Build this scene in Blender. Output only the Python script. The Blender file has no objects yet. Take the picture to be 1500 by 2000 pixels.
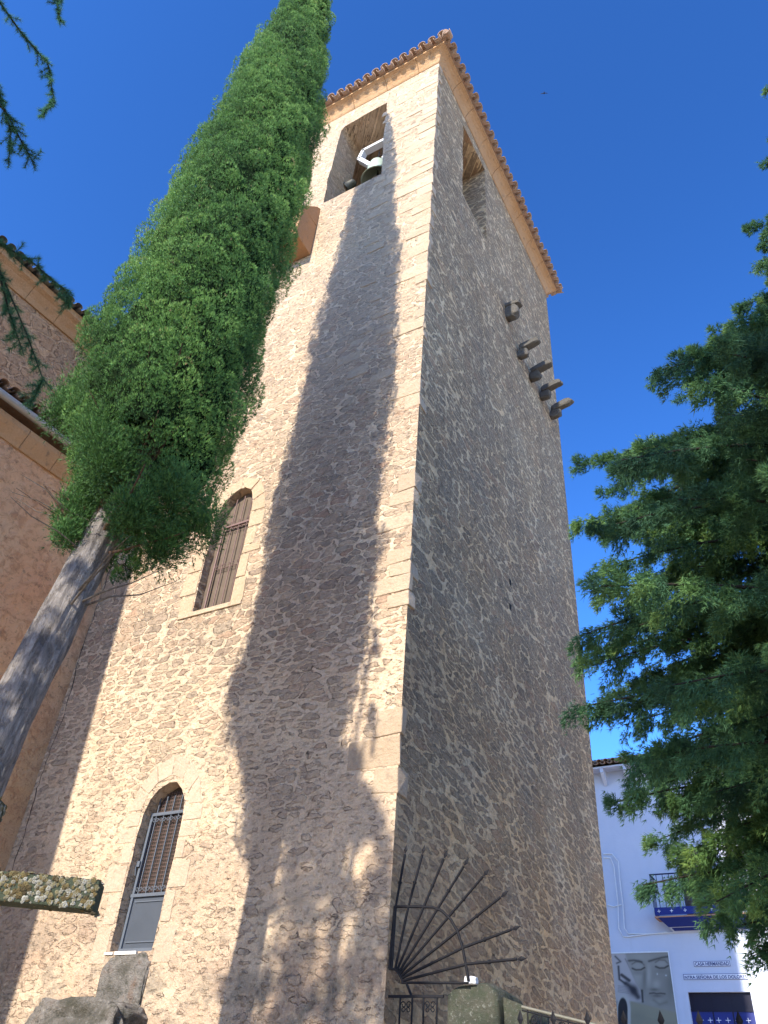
import bpy, bmesh, math, random
import numpy as np
from mathutils import Vector, Matrix, geometry
R = math.radians
random.seed(7)
rng = np.random.default_rng(11)
scene = bpy.context.scene
col = scene.collection

# ------------------------------------------------------------------ camera
MC = Matrix(((0.871469, 0.485752, 0.067726), (0.258298, -0.571954, 0.778557), (-0.416922, 0.660995, 0.623909)))
CAM = Vector((0, 0, 1.6)); FPX = 1545.0
cd = bpy.data.cameras.new('camera'); cam = bpy.data.objects.new('camera', cd); col.objects.link(cam)
cd.sensor_fit = 'VERTICAL'; cd.sensor_height = 36; cd.lens = 36 * FPX / 2000
cd.clip_start = 0.05; cd.clip_end = 3000
rt, up, fw = MC[0], MC[1], MC[2]
cam.matrix_world = Matrix(((rt[0], up[0], -fw[0], 0), (rt[1], up[1], -fw[1], 0), (rt[2], up[2], -fw[2], 1.6), (0, 0, 0, 1)))
scene.camera = cam

# ------------------------------------------------------------------ light
SUN_AZ, SUN_EL = 2.3, 30.5          # travel direction leans to +x while going +y
w = bpy.data.worlds.new('World'); scene.world = w; w.use_nodes = True
nt = w.node_tree; bg = nt.nodes['Background']
sky = nt.nodes.new('ShaderNodeTexSky'); sky.sky_type = 'NISHITA'; sky.sun_disc = False
sky.sun_elevation = R(SUN_EL); sky.sun_rotation = R(180 + SUN_AZ)
sky.altitude = 700; sky.air_density = 1.0; sky.dust_density = 0.3; sky.ozone_density = 5.0
gm = nt.nodes.new('ShaderNodeGamma'); gm.inputs[1].default_value = 1.36; nt.links.new(sky.outputs[0], gm.inputs[0])
hs_ = nt.nodes.new('ShaderNodeHueSaturation'); hs_.inputs['Saturation'].default_value = 1.08; hs_.inputs['Hue'].default_value = 0.503; nt.links.new(gm.outputs[0], hs_.inputs['Color'])
nt.links.new(hs_.outputs[0], bg.inputs[0]); bg.inputs[1].default_value = 0.095
sd = bpy.data.lights.new('sun', 'SUN'); sun = bpy.data.objects.new('sun', sd); col.objects.link(sun)
sd.energy = 3.3; sd.angle = R(0.6); sd.color = (1.0, 0.92, 0.79)
a, e = R(SUN_AZ), R(SUN_EL)
sdir = Vector((math.sin(a) * math.cos(e), math.cos(a) * math.cos(e), -math.sin(e)))
sun.rotation_euler = sdir.to_track_quat('-Z', 'Y').to_euler(); sun.location = (-5, -40, 40)
scene.view_settings.view_transform = 'Standard'; scene.view_settings.look = 'None'
scene.view_settings.exposure = 1.5; scene.view_settings.gamma = 1.0
scene.render.resolution_x = 768; scene.render.resolution_y = 1024

# ------------------------------------------------------------------ helpers
def tag(o, label=None, cat=None, group=None, kind=None):
    if label: o['label'] = label
    if cat: o['category'] = cat
    if group: o['group'] = group
    if kind: o['kind'] = kind
    return o
def empty(name, loc, label, cat, group=None, rz=0):
    o = bpy.data.objects.new(name, None); col.objects.link(o); o.location = loc; o.rotation_euler[2] = rz
    o.empty_display_size = 0.2
    return tag(o, label, cat, group)
def world_of(o):
    b_ = Matrix.Translation(o.location) @ o.rotation_euler.to_matrix().to_4x4()
    return world_of(o.parent) @ o.matrix_parent_inverse @ b_ if o.parent else b_
def link(name, me, parent=None):
    o = bpy.data.objects.new(name, me); col.objects.link(o)
    if parent:
        o.parent = parent
        M = world_of(parent)
        o.matrix_parent_inverse = M.inverted()
    return o
class MB:
    """collects shapes given in world coordinates, builds ONE mesh object"""
    def __init__(s): s.v = []; s.f = []; s.m = []; s.sm = []
    def add(s, vs, fs, mi=0, smooth=False):
        b = len(s.v); s.v += [tuple(v) for v in vs]
        for f in fs: s.f.append([b + i for i in f]); s.m.append(mi); s.sm.append(smooth)
    def box(s, x0, x1, y0, y1, z0, z1, mi=0, M=None):
        vs = [Vector((x, y, z)) for z in (z0, z1) for y in (y0, y1) for x in (x0, x1)]
        if M: vs = [M @ v for v in vs]
        s.add(vs, [(0, 2, 3, 1), (4, 5, 7, 6), (0, 1, 5, 4), (2, 6, 7, 3), (0, 4, 6, 2), (1, 3, 7, 5)], mi)
    def tube(s, pts, r, n=8, mi=0, cap=True, smooth=True):
        pts = [Vector(p) for p in pts]; rings = []
        rr = r if isinstance(r, (list, tuple)) else [r] * len(pts)
        u = None
        for i, p in enumerate(pts):
            t = (pts[min(i + 1, len(pts) - 1)] - pts[max(i - 1, 0)]).normalized()
            if u is None: u = t.orthogonal().normalized()
            else:
                u = (u - t * u.dot(t))
                u = u.normalized() if u.length > 1e-6 else t.orthogonal().normalized()
            v = t.cross(u)
            rings.append([p + (u * math.cos(2 * math.pi * k / n) + v * math.sin(2 * math.pi * k / n)) * rr[i] for k in range(n)])
        vs = [q for ring in rings for q in ring]; fs = []
        for i in range(len(pts) - 1):
            for k in range(n):
                k2 = (k + 1) % n; fs.append((i * n + k, i * n + k2, (i + 1) * n + k2, (i + 1) * n + k))
        s.add(vs, fs, mi, smooth)
        if cap:
            s.add(rings[0], [tuple(range(n))[::-1]], mi); s.add(rings[-1], [tuple(range(n))], mi)
    def prism(s, poly, d, mi=0):
        """poly: list of 3-d points (planar), extruded by vector d"""
        n = len(poly); d = Vector(d); a_ = [Vector(p) for p in poly]; b_ = [p + d for p in a_]
        s.add(a_ + b_, [tuple(range(n))[::-1], tuple(range(n, 2 * n))] + [(i, (i + 1) % n, n + (i + 1) % n, n + i) for i in range(n)], mi)
    def build(s, name, mats, parent=None, bevel=0):
        me = bpy.data.meshes.new(name); me.from_pydata(s.v, [], s.f)
        for m in (mats if isinstance(mats, (list, tuple)) else [mats]): me.materials.append(m)
        me.polygons.foreach_set('material_index', s.m); me.polygons.foreach_set('use_smooth', s.sm)
        bm = bmesh.new(); bm.from_mesh(me); bmesh.ops.recalc_face_normals(bm, faces=bm.faces); bm.to_mesh(me); bm.free()
        me.update(); o = link(name, me, parent)
        if bevel:
            b = o.modifiers.new('bevel', 'BEVEL'); b.width = bevel; b.segments = 2; b.limit_method = 'ANGLE'
        return o
def np_mesh(name, V, F, mat, parent=None, tint=None, smooth=False):
    V = np.asarray(V, np.float32); F = np.asarray(F, np.int32); k = F.shape[1]
    me = bpy.data.meshes.new(name)
    me.vertices.add(len(V)); me.vertices.foreach_set('co', V.ravel())
    me.loops.add(F.size); me.loops.foreach_set('vertex_index', F.ravel())
    me.polygons.add(len(F)); me.polygons.foreach_set('loop_start', np.arange(0, F.size, k, dtype=np.int32))
    me.polygons.foreach_set('loop_total', np.full(len(F), k, np.int32))
    me.polygons.foreach_set('use_smooth', np.full(len(F), smooth, bool))
    if tint is not None:
        at = me.attributes.new('tint', 'FLOAT', 'POINT'); at.data.foreach_set('value', np.asarray(tint, np.float32))
    me.materials.append(mat); me.update(calc_edges=True); me.validate()
    return link(name, me, parent)

# ------------------------------------------------------------------ node helpers
class NT:
    def __init__(s, name):
        s.mat = bpy.data.materials.new(name); s.mat.use_nodes = True; s.t = s.mat.node_tree; s.t.nodes.clear()
        s.out = s.n('ShaderNodeOutputMaterial'); s.b = s.n('ShaderNodeBsdfPrincipled')
        s.l(s.b.outputs[0], s.out.inputs[0]); s.b.inputs['Roughness'].default_value = 0.9
        s.b.inputs['Specular IOR Level'].default_value = 0.25
    def n(s, t, **k):
        x = s.t.nodes.new(t)
        for a_, v in k.items(): setattr(x, a_, v)
        return x
    def l(s, a_, b_): s.t.links.new(a_, b_)
    def put(s, sock, v):
        if isinstance(v, bpy.types.NodeSocket): s.l(v, sock)
        else: sock.default_value = v
    def math(s, op, a_, b_=0.0, c_=0.0, clamp=False):
        x = s.n('ShaderNodeMath', operation=op, use_clamp=clamp)
        s.put(x.inputs[0], a_); s.put(x.inputs[1], b_); s.put(x.inputs[2], c_); return x.outputs[0]
    def noise(s, vec, scale, detail=4, rough=0.6, dist=0.0, out=0):
        x = s.n('ShaderNodeTexNoise'); s.l(vec, x.inputs['Vector']); x.inputs['Scale'].default_value = scale
        x.inputs['Detail'].default_value = detail; x.inputs['Roughness'].default_value = rough; x.inputs['Distortion'].default_value = dist
        return x.outputs[out]
    def ramp(s, f, stops, interp='LINEAR'):
        x = s.n('ShaderNodeValToRGB'); s.l(f, x.inputs[0]); cr = x.color_ramp; cr.interpolation = interp
        while len(cr.elements) < len(stops): cr.elements.new(0.5)
        for el, (p, c) in zip(cr.elements, stops):
            el.position = p; el.color = (*c, 1) if len(c) == 3 else c
        return x.outputs[0]
    def mix(s, f, a_, b_, mode='MIX'):
        x = s.n('ShaderNodeMix', data_type='RGBA', blend_type=mode)
        s.put(x.inputs[0], f); s.put(x.inputs[6], a_ if not isinstance(a_, tuple) else (*a_, 1)); s.put(x.inputs[7], b_ if not isinstance(b_, tuple) else (*b_, 1))
        return x.outputs[2]
    def remap(s, f, a0, a1, b0=0.0, b1=1.0, smooth=False):
        x = s.n('ShaderNodeMapRange', interpolation_type='SMOOTHSTEP' if smooth else 'LINEAR')
        s.put(x.inputs[0], f); x.inputs[1].default_value = a0; x.inputs[2].default_value = a1; x.inputs[3].default_value = b0; x.inputs[4].default_value = b1
        return x.outputs[0]
    def vmath(s, op, a_, b_):
        x = s.n('ShaderNodeVectorMath', operation=op); s.put(x.inputs[0], a_); s.put(x.inputs[1], b_); return x.outputs[0]
    def scalev(s, v, k):
        x = s.n('ShaderNodeVectorMath', operation='SCALE'); s.l(v, x.inputs[0]); x.inputs[3].default_value = k; return x.outputs[0]
    def geo(s):
        x = s.n('ShaderNodeNewGeometry'); return x.outputs['Position'], x.outputs['Normal']
    def sep(s, v):
        x = s.n('ShaderNodeSeparateXYZ'); s.l(v, x.inputs[0]); return x.outputs
    def comb(s, x_, y_, z_):
        x = s.n('ShaderNodeCombineXYZ'); s.put(x.inputs[0], x_); s.put(x.inputs[1], y_); s.put(x.inputs[2], z_); return x.outputs[0]
    def bump(s, h, strength=0.5, dist=0.02):
        x = s.n('ShaderNodeBump'); x.inputs['Strength'].default_value = strength; x.inputs['Distance'].default_value = dist
        s.l(h, x.inputs['Height']); s.l(x.outputs[0], s.b.inputs['Normal'])
    def col_(s, c): s.put(s.b.inputs['Base Color'], c if not isinstance(c, tuple) else (*c, 1))

def plain(name, c, rough=0.6, metal=0.0, var=0.15, scale=20, bump=0.15):
    m = NT(name); p, _ = m.geo(); n = m.noise(p, scale, 4)
    m.col_(m.mix(n, tuple(x * (1 - var) for x in c), tuple(min(1, x * (1 + var)) for x in c)))
    m.b.inputs['Roughness'].default_value = rough; m.b.inputs['Metallic'].default_value = metal
    if bump: m.bump(m.noise(p, scale * 3, 3), bump, 0.01)
    return m.mat

def masonry(name, stones, mortar, sw=0.42, sh=0.18, joint=0.075, smear_low=0.0, grey=0.0, soft_top=0.0, soft_low=0.0, seed=0.0, pits=0.5):
    m = NT(name); p, nrm = m.geo(); x, y, z = m.sep(p)
    u = m.math('ADD', m.math('ADD', x, y), seed)
    # bend the courses a little
    base = m.comb(u, seed, z)
    wob = m.noise(base, 1.3, 2, 0.5, out=1); wob = m.vmath('SUBTRACT', wob, (0.5, 0.5, 0.5))
    wob2 = m.vmath('SUBTRACT', m.noise(base, 9.0, 3, 0.6, out=1), (0.5, 0.5, 0.5))
    b2 = m.vmath('ADD', base, m.vmath('ADD', m.scalev(wob, 0.16), m.scalev(wob2, 0.11)))
    bx, by, bz = m.sep(b2)
    big = m.remap(z, 2.0, 8.0, 0.72, 1.0)                # the lowest courses are of larger stones
    # above: flatter stones near the top
    uu = m.math('MULTIPLY', m.math('DIVIDE', bx, sw), big); zz = m.math('MULTIPLY', m.math('DIVIDE', bz, sh), big)
    vec = m.comb(uu, zz, 0.0)
    def pat(v):
        vd = m.n('ShaderNodeTexVoronoi', voronoi_dimensions='2D', feature='DISTANCE_TO_EDGE'); m.l(v, vd.inputs['Vector']); vd.inputs['Scale'].default_value = 1; vd.inputs['Randomness'].default_value = 0.85
        vc = m.n('ShaderNodeTexVoronoi', voronoi_dimensions='2D', feature='F1'); m.l(v, vc.inputs['Vector']); vc.inputs['Scale'].default_value = 1; vc.inputs['Randomness'].default_value = 0.85
        cell = m.n('ShaderNodeSeparateColor'); m.l(vc.outputs['Color'], cell.inputs[0]); return vd.outputs['Distance'], vc.outputs['Distance'], cell.outputs[0], cell.outputs[1]
    eA, dA, r1A, r2A = pat(vec); vecB = m.comb(m.math('MULTIPLY', uu, 1.55), m.math('MULTIPLY', zz, 1.35), 0.0); eB, dB, r1B, r2B = pat(vecB)
    sel = m.remap(m.noise(p, 1.15, 3, 0.6), 0.50, 0.515)
    def pick(a__, b__): return m.math('ADD', m.math('MULTIPLY', a__, m.math('SUBTRACT', 1.0, sel)), m.math('MULTIPLY', b__, sel))
    eD = pick(eA, eB); dF = pick(dA, dB); r1 = pick(r1A, r1B); r2 = pick(r2A, r2B)
    jn = m.noise(p, 5.0, 4, 0.65); jn2 = m.noise(p, 24.0, 4, 0.7)
    patch = m.noise(p, 0.55, 3, 0.55)
    edge = m.math('ADD', eD, m.math('MULTIPLY', m.math('SUBTRACT', jn, 0.5), 0.22))
    edge = m.math('ADD', edge, m.math('MULTIPLY', m.math('SUBTRACT', jn2, 0.5), 0.16))
    edge = m.math('SUBTRACT', edge, m.math('MULTIPLY', m.remap(patch, 0.5, 0.8), 0.06))
    # each stone loses a random share of its face to smeared mortar
    lowm = m.math('MULTIPLY', m.remap(z, 9.0, 4.5), smear_low)
    rnd = m.math('MULTIPLY', m.math('SUBTRACT', 0.70, dF), 0.75)
    edge = m.math('SMOOTH_MIN', edge, m.math('ADD', rnd, m.math('MULTIPLY', m.math('SUBTRACT', jn2, 0.5), 0.12)), 0.12)
    vs2 = m.n('ShaderNodeTexVoronoi', voronoi_dimensions='2D', feature='F1'); m.l(m.scalev(vec, 2.3), vs2.inputs['Vector']); vs2.inputs['Scale'].default_value = 1
    chipc = m.n('ShaderNodeSeparateColor'); m.l(vs2.outputs['Color'], chipc.inputs[0])
    chip = m.math('MULTIPLY', m.remap(vs2.outputs['Distance'], 0.34, 0.22, smooth=True), m.remap(chipc.outputs[0], 0.60, 0.66))
    lose = m.math('ADD', m.math('MULTIPLY', m.math('POWER', r2, 4.0), 0.10), m.math('MULTIPLY', lowm, m.math('MULTIPLY', m.remap(m.noise(p, 1.1, 4, 0.6), 0.38, 0.56), 0.36)))
    edge = m.math('SUBTRACT', edge, lose)
    stone = m.remap(edge, joint * 0.25, joint * 0.95, smooth=True)
    sc = m.ramp(r1, stones, 'LINEAR')
    fine = m.noise(p, 38.0, 6, 0.75)
    mid = m.noise(p, 9.0, 5, 0.7)
    sc = m.mix(m.remap(fine, 0.35, 0.75, 0.0, 0.7), sc, m.mix(0.55, sc, (0.09, 0.075, 0.06)))
    sc = m.mix(m.remap(mid, 0.5, 0.8, 0.0, 0.6), sc, mortar)
    soft = m.math('ADD', m.remap(z, 10.0, 19.0, 0.0, soft_top), m.remap(z, 8.5, 5.0, 0.0, soft_low))
    sc = m.mix(soft, sc, m.mix(m.remap(r1, 0.0, 1.0), tuple(c * 0.92 for c in mortar), tuple(c * 0.70 for c in mortar)))
    mc = m.mix(m.remap(mid, 0.3, 0.7), tuple(c * 0.78 for c in mortar), mortar)
    mc = m.mix(m.remap(m.noise(p, 1.7, 4), 0.5, 0.75, 0, 0.45), mc, (mortar[0] * 0.95, mortar[1] * 0.78, mortar[2] * 0.62))
    mc = m.mix(m.math('MULTIPLY', chip, 0.75), mc, m.mix(0.4, m.ramp(chipc.outputs[1], stones), mortar))
    c = m.mix(stone, mc, sc)
    # thin dark cracks where mortar meets stone
    crack = m.math('MULTIPLY', m.remap(m.math('ABSOLUTE', m.math('SUBTRACT', edge, joint * 0.7)), 0.0, 0.022, 1.0, 0.0), m.remap(m.noise(p, 3.1, 4, 0.7), 0.44, 0.56))
    c = m.mix(m.math('MULTIPLY', crack, 0.75), c, (0.07, 0.055, 0.045))
    if smear_low:   # earthy, damp render near the ground
        lo = m.math('MULTIPLY', m.remap(z, 6.0, 3.2), m.remap(m.noise(p, 0.9, 4, 0.6), 0.35, 0.6))
        c = m.mix(m.math('MULTIPLY', lo, 0.75), c, m.mix(m.noise(p, 4.0, 4), (0.42, 0.27, 0.18), (0.30, 0.235, 0.185)))
        dk = m.math('MULTIPLY', m.remap(z, 4.3, 2.6), m.remap(m.noise(p, 2.2, 4, 0.6), 0.5, 0.62))
        c = m.mix(m.math('MULTIPLY', dk, 0.7), c, (0.16, 0.15, 0.12))
    if grey:        # lichen and soot
        c = m.mix(m.math('MULTIPLY', m.remap(z, 16.0, 4.0, 0.45, 1.0), m.remap(m.noise(p, 0.6, 4, 0.6), 0.35, 0.6, 0.4, 0.9)), c, m.mix(1.0, c, (1.0, 0.80, 0.58), 'MULTIPLY'))
        stre = m.noise(m.comb(m.math('MULTIPLY', u, 1.0), 0.0, m.math('MULTIPLY', z, 0.14)), 0.75, 4, 0.6)
        zone = m.math('MULTIPLY', m.remap(z, 2.5, 7.0), m.remap(z, 24.5, 17.0))
        g = m.math('MULTIPLY', m.math('MULTIPLY', m.remap(stre, 0.36, 0.58), zone), grey)
        c = m.mix(g, c, m.mix(0.5, c, (0.11, 0.10, 0.085)))
        speck = m.math('MULTIPLY', m.remap(m.noise(p, 14.0, 5, 0.75), 0.52, 0.60), m.math('MULTIPLY', zone, m.remap(patch, 0.40, 0.55)))
        c = m.mix(m.math('MULTIPLY', speck, 0.55 * grey), c, (0.05, 0.05, 0.048))
        wh = m.math('MULTIPLY', m.remap(m.noise(m.comb(u, 0.0, m.math('MULTIPLY', z, 0.3)), 1.6, 5, 0.7), 0.62, 0.74), m.remap(z, 8, 14))
        c = m.mix(m.math('MULTIPLY', wh, 0.55), c, (0.52, 0.51, 0.47))
    gr = m.noise(m.comb(u, 0.0, m.math('MULTIPLY', z, 1.7)), 15.0, 5, 0.8); c = m.mix(m.remap(gr, 0.52, 0.66, 0, 0.36), c, m.mix(0.75, c, (0.07, 0.055, 0.04))); pit = m.noise(m.comb(u, 0.0, m.math('MULTIPLY', z, 2.0)), 8.0, 4, 0.75); c = m.mix(m.remap(pit, 0.60, 0.66, 0, pits), c, m.mix(0.8, c, (0.045, 0.035, 0.028))); c = m.mix(m.remap(gr, 0.44, 0.33, 0, 0.5), c, tuple(min(1, q * 1.12) for q in mortar))
    bigv = m.noise(p, 0.38, 5, 0.65)
    c = m.mix(m.remap(bigv, 0.50, 0.70, 0, 0.5), c, m.mix(0.6, c, (0.14, 0.12, 0.10))); c = m.mix(m.remap(bigv, 0.46, 0.25, 0, 0.3), c, m.mix(0.5, c, mortar))
    drt = m.noise(m.comb(u, 0.0, m.math('MULTIPLY', z, 0.55)), 7.0, 6, 0.8); c = m.mix(m.remap(drt, 0.56, 0.72, 0, 0.55), c, m.mix(0.7, c, (0.08, 0.065, 0.055)))
    m.col_(c); m.b.inputs['Roughness'].default_value = 0.95
    h = m.math('ADD', m.math('MULTIPLY', stone, 0.5), m.math('MULTIPLY', mid, 0.9))
    h = m.math('ADD', h, m.math('MULTIPLY', fine, 0.42)); h = m.math('ADD', h, m.math('MULTIPLY', jn, 0.6))
    h = m.math('SUBTRACT', h, m.math('MULTIPLY', crack, 0.8)); h = m.math('SUBTRACT', h, m.math('MULTIPLY', m.remap(pit, 0.55, 0.65), pits))
    m.bump(h, 1.0, 0.06)
    return m.mat

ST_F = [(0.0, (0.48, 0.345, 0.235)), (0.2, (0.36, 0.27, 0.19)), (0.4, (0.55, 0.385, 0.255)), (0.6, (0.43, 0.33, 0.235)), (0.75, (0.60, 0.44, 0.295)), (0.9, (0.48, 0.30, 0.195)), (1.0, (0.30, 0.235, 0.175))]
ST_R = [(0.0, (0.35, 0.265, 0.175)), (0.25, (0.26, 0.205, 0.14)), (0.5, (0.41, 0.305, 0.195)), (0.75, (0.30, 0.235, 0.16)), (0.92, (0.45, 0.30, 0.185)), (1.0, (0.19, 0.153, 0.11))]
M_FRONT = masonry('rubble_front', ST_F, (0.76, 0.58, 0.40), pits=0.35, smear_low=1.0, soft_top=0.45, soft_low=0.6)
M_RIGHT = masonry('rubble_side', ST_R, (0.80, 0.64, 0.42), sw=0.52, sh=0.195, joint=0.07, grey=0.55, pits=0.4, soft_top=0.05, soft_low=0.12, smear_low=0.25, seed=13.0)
M_NAVE_UP = masonry('ashlar_nave', [(0.0, (0.62, 0.36, 0.19)), (0.4, (0.50, 0.33, 0.20)), (0.7, (0.66, 0.37, 0.19)), (1.0, (0.44, 0.29, 0.18))], (0.68, 0.45, 0.27), sw=0.75, sh=0.36, joint=0.07, seed=5.0)

def cut_stone(name, c1, c2, stain=0.3, joints=None):
    m = NT(name); p, _ = m.geo(); n1 = m.noise(p, 1.1, 5, 0.6); n2 = m.noise(p, 22, 6, 0.75); n3 = m.noise(p, 6, 4, 0.6)
    oi = m.n('ShaderNodeAttribute', attribute_name='tint')
    c = m.mix(m.remap(n1, 0.3, 0.7), c1, c2)
    c = m.mix(m.math('MULTIPLY', oi.outputs['Fac'], 0.5), c, m.mix(0.5, c, (0.26, 0.17, 0.11)))
    c = m.mix(m.remap(n2, 0.35, 0.75, 0, 0.4), c, tuple(x * 0.6 for x in c1))
    c = m.mix(m.remap(n3, 0.58, 0.72, 0, stain), c, (0.12, 0.10, 0.08))
    m.col_(c); m.bump(m.math('ADD', n2, m.math('MULTIPLY', n3, 1.4)), 1.0, 0.03)
    return m.mat
M_QUOIN = cut_stone('quoin_stone', (0.47, 0.355, 0.24), (0.55, 0.43, 0.305), 0.45)
M_CORN = cut_stone('cornice_stone', (0.44, 0.255, 0.125), (0.50, 0.32, 0.18), 0.6)
M_SURR = cut_stone('surround_stone', (0.50, 0.37, 0.24), (0.56, 0.425, 0.285), 0.35)
M_SURR2 = cut_stone('door_surround_stone', (0.50, 0.385, 0.275), (0.56, 0.44, 0.325), 0.35)
M_DARKST = cut_stone('weathered_corbel', (0.075, 0.07, 0.062), (0.12, 0.11, 0.095), 0.6)
M_BRACK = cut_stone('orange_stone', (0.50, 0.27, 0.13), (0.42, 0.25, 0.14), 0.4)

def rock_mat():
    m = NT('lichen_rock'); p, _ = m.geo(); a_ = m.noise(p, 2.4, 5, 0.6); b_ = m.noise(p, 11, 6, 0.75); c_ = m.noise(p, 45, 4, 0.7)
    c = m.ramp(a_, [(0.3, (0.075, 0.07, 0.05)), (0.45, (0.15, 0.135, 0.115)), (0.6, (0.25, 0.225, 0.20)), (0.72, (0.22, 0.15, 0.11))])
    c = m.mix(m.remap(b_, 0.55, 0.7, 0, 0.6), c, (0.40, 0.38, 0.34)); c = m.mix(m.remap(b_, 0.48, 0.35, 0, 0.8), c, (0.07, 0.07, 0.055))
    m.col_(c); m.bump(m.math('ADD', m.math('MULTIPLY', b_, 2.0), c_), 1.0, 0.04); return m.mat
M_ROCK = rock_mat()
def pier_mat():
    m = NT('mossy_pier_stone'); p, _ = m.geo(); b_ = m.noise(p, 9, 6, 0.75); c_ = m.noise(p, 30, 5, 0.75); a_ = m.noise(p, 2.0, 3)
    c = m.mix(m.remap(a_, 0.35, 0.65), (0.032, 0.038, 0.028), (0.085, 0.082, 0.062))
    c = m.mix(m.remap(c_, 0.56, 0.64, 0, 0.6), c, (0.24, 0.25, 0.22)); c = m.mix(m.remap(b_, 0.52, 0.4, 0, 0.8), c, (0.045, 0.055, 0.035))
    m.col_(c); m.bump(m.math('ADD', b_, c_), 1.0, 0.03); return m.mat
M_PIER = pier_mat()
def plaster_mat():
    m = NT('ochre_render'); p, _ = m.geo(); x, y, z = m.sep(p)
    n1 = m.noise(p, 0.7, 4, 0.55); n2 = m.noise(p, 5.5, 6, 0.75, 0.6); n3 = m.noise(p, 24, 5, 0.75)
    c = m.mix(m.remap(n1, 0.3, 0.7), (0.80, 0.46, 0.26), (0.80, 0.56, 0.34))
    c = m.mix(m.remap(z, 8.5, 6.0, 0, 0.55), c, (0.56, 0.37, 0.20))
    c = m.mix(m.remap(n2, 0.48, 0.60, 0, 0.6), c, (0.48, 0.24, 0.13)); c = m.mix(m.remap(m.noise(p, 9.0, 6, 0.8), 0.57, 0.62, 0, 0.6), c, (0.26, 0.14, 0.08))
    c = m.mix(m.remap(n3, 0.55, 0.75, 0, 0.5), c, (0.62, 0.44, 0.30)); c = m.mix(m.remap(m.noise(p, 2.2, 5, 0.7), 0.6, 0.7, 0, 0.6), c, (0.25, 0.16, 0.11))
    m.col_(c); m.bump(m.math('ADD', m.math('MULTIPLY', n2, 2.0), n3), 1.0, 0.06); return m.mat
M_PLAST = plaster_mat()
def tile_mat():
    m = NT('clay_tile'); p, _ = m.geo(); n1 = m.noise(p, 4.0, 5, 0.7); n2 = m.noise(p, 25, 5, 0.7)
    c = m.mix(m.remap(n1, 0.3, 0.7), (0.29, 0.165, 0.11), (0.37, 0.25, 0.17))
    c = m.mix(m.remap(n2, 0.5, 0.62, 0, 0.7), c, (0.30, 0.29, 0.24)); c = m.mix(m.remap(n1, 0.56, 0.66, 0, 0.6), c, (0.14, 0.12, 0.10))
    m.col_(c); m.bump(n2, 0.6, 0.01); return m.mat
M_TILE = tile_mat()
def white_mat():
    m = NT('white_limewash'); p, _ = m.geo(); n1 = m.noise(p, 0.8, 5, 0.6); x, y, z = m.sep(p)
    st = m.noise(m.comb(x, y, m.math('MULTIPLY', z, 0.12)), 3.0, 4, 0.6)
    c = m.mix(m.remap(n1, 0.35, 0.7), (0.46, 0.50, 0.60), (0.52, 0.55, 0.64)); c = m.mix(m.remap(st, 0.55, 0.75, 0, 0.22), c, (0.40, 0.41, 0.42))
    m.col_(c); m.bump(m.noise(p, 12, 4), 0.25, 0.02); return m.mat
M_WHITE = white_mat()
M_IRON = plain('black_iron', (0.010, 0.010, 0.013), 0.6, 0.0)
M_RUST = plain('brown_iron', (0.16, 0.10, 0.09), 0.55, 0.2)
M_GREY = plain('grey_painted_steel', (0.10, 0.115, 0.14), 0.5, 0.1)
M_GREYP = plain('grey_sheet_steel', (0.062, 0.072, 0.09), 0.5, 0.1, 0.2, 3)
M_WOOD = plain('old_brown_boards', (0.115, 0.085, 0.062), 0.8, 0, 0.3, 6, 0.4)
M_BACK = plain('dark_gap_fill', (0.05, 0.038, 0.03), 0.9)
M_BELLW = plain('white_painted_yoke', (0.72, 0.74, 0.78), 0.5)
M_BRONZE = plain('verdigris_bronze', (0.33, 0.40, 0.33), 0.6, 0.2, 0.25, 8)
M_BRONZD = plain('dark_bronze', (0.06, 0.06, 0.05), 0.5, 0.4)
M_BLUE = plain('blue_paint', (0.018, 0.03, 0.17), 0.45)
M_BLUED = plain('navy_glass', (0.02, 0.02, 0.035), 0.25)
M_PIPE = plain('white_pipe', (0.66, 0.68, 0.72), 0.5)
M_GUT = plain('zinc_gutter', (0.33, 0.33, 0.32), 0.5, 0.3)
M_INK = plain('blue_glaze', (0.03, 0.05, 0.17), 0.3)
M_TWHITE = plain('white_glazed_tile', (0.66, 0.68, 0.74), 0.25)
M_ROOM = plain('dark_plaster_room', (0.16, 0.12, 0.09), 0.9)
M_BIRD = plain('dark_feathers', (0.02, 0.02, 0.025), 0.8)
def bark_mat(name, c1, c2, c3, sc=1.0):
    m = NT(name); p, _ = m.geo(); x, y, z = m.sep(p)
    v = m.comb(x, y, m.math('MULTIPLY', z, 0.20)); n1 = m.noise(v, 18 * sc, 8, 0.82, 1.0); n2 = m.noise(p, 3 * sc, 4)
    c = m.ramp(n1, [(0.32, c1), (0.5, c2), (0.68, c3)]); c = m.mix(m.remap(n2, 0.45, 0.7, 0, 0.5), c, c1); ch = m.noise(m.comb(x, y, m.math('MULTIPLY', z, 0.45)), 9 * sc, 5, 0.75); c = m.mix(m.remap(ch, 0.56, 0.62, 0, 0.7), c, c1)
    m.col_(c); m.bump(m.math('SUBTRACT', n1, m.math('MULTIPLY', m.remap(ch, 0.5, 0.62), 0.5)), 1.0, 0.06); return m.mat
M_BARK = bark_mat('silver_cypress_bark', (0.12, 0.105, 0.095), (0.31, 0.275, 0.25), (0.48, 0.44, 0.40))
M_BARKB = bark_mat('red_brown_bark', (0.06, 0.035, 0.022), (0.15, 0.085, 0.055), (0.24, 0.15, 0.10))
M_BARKD = bark_mat('dark_bark', (0.02, 0.017, 0.014), (0.055, 0.045, 0.035), (0.10, 0.085, 0.07))
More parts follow.
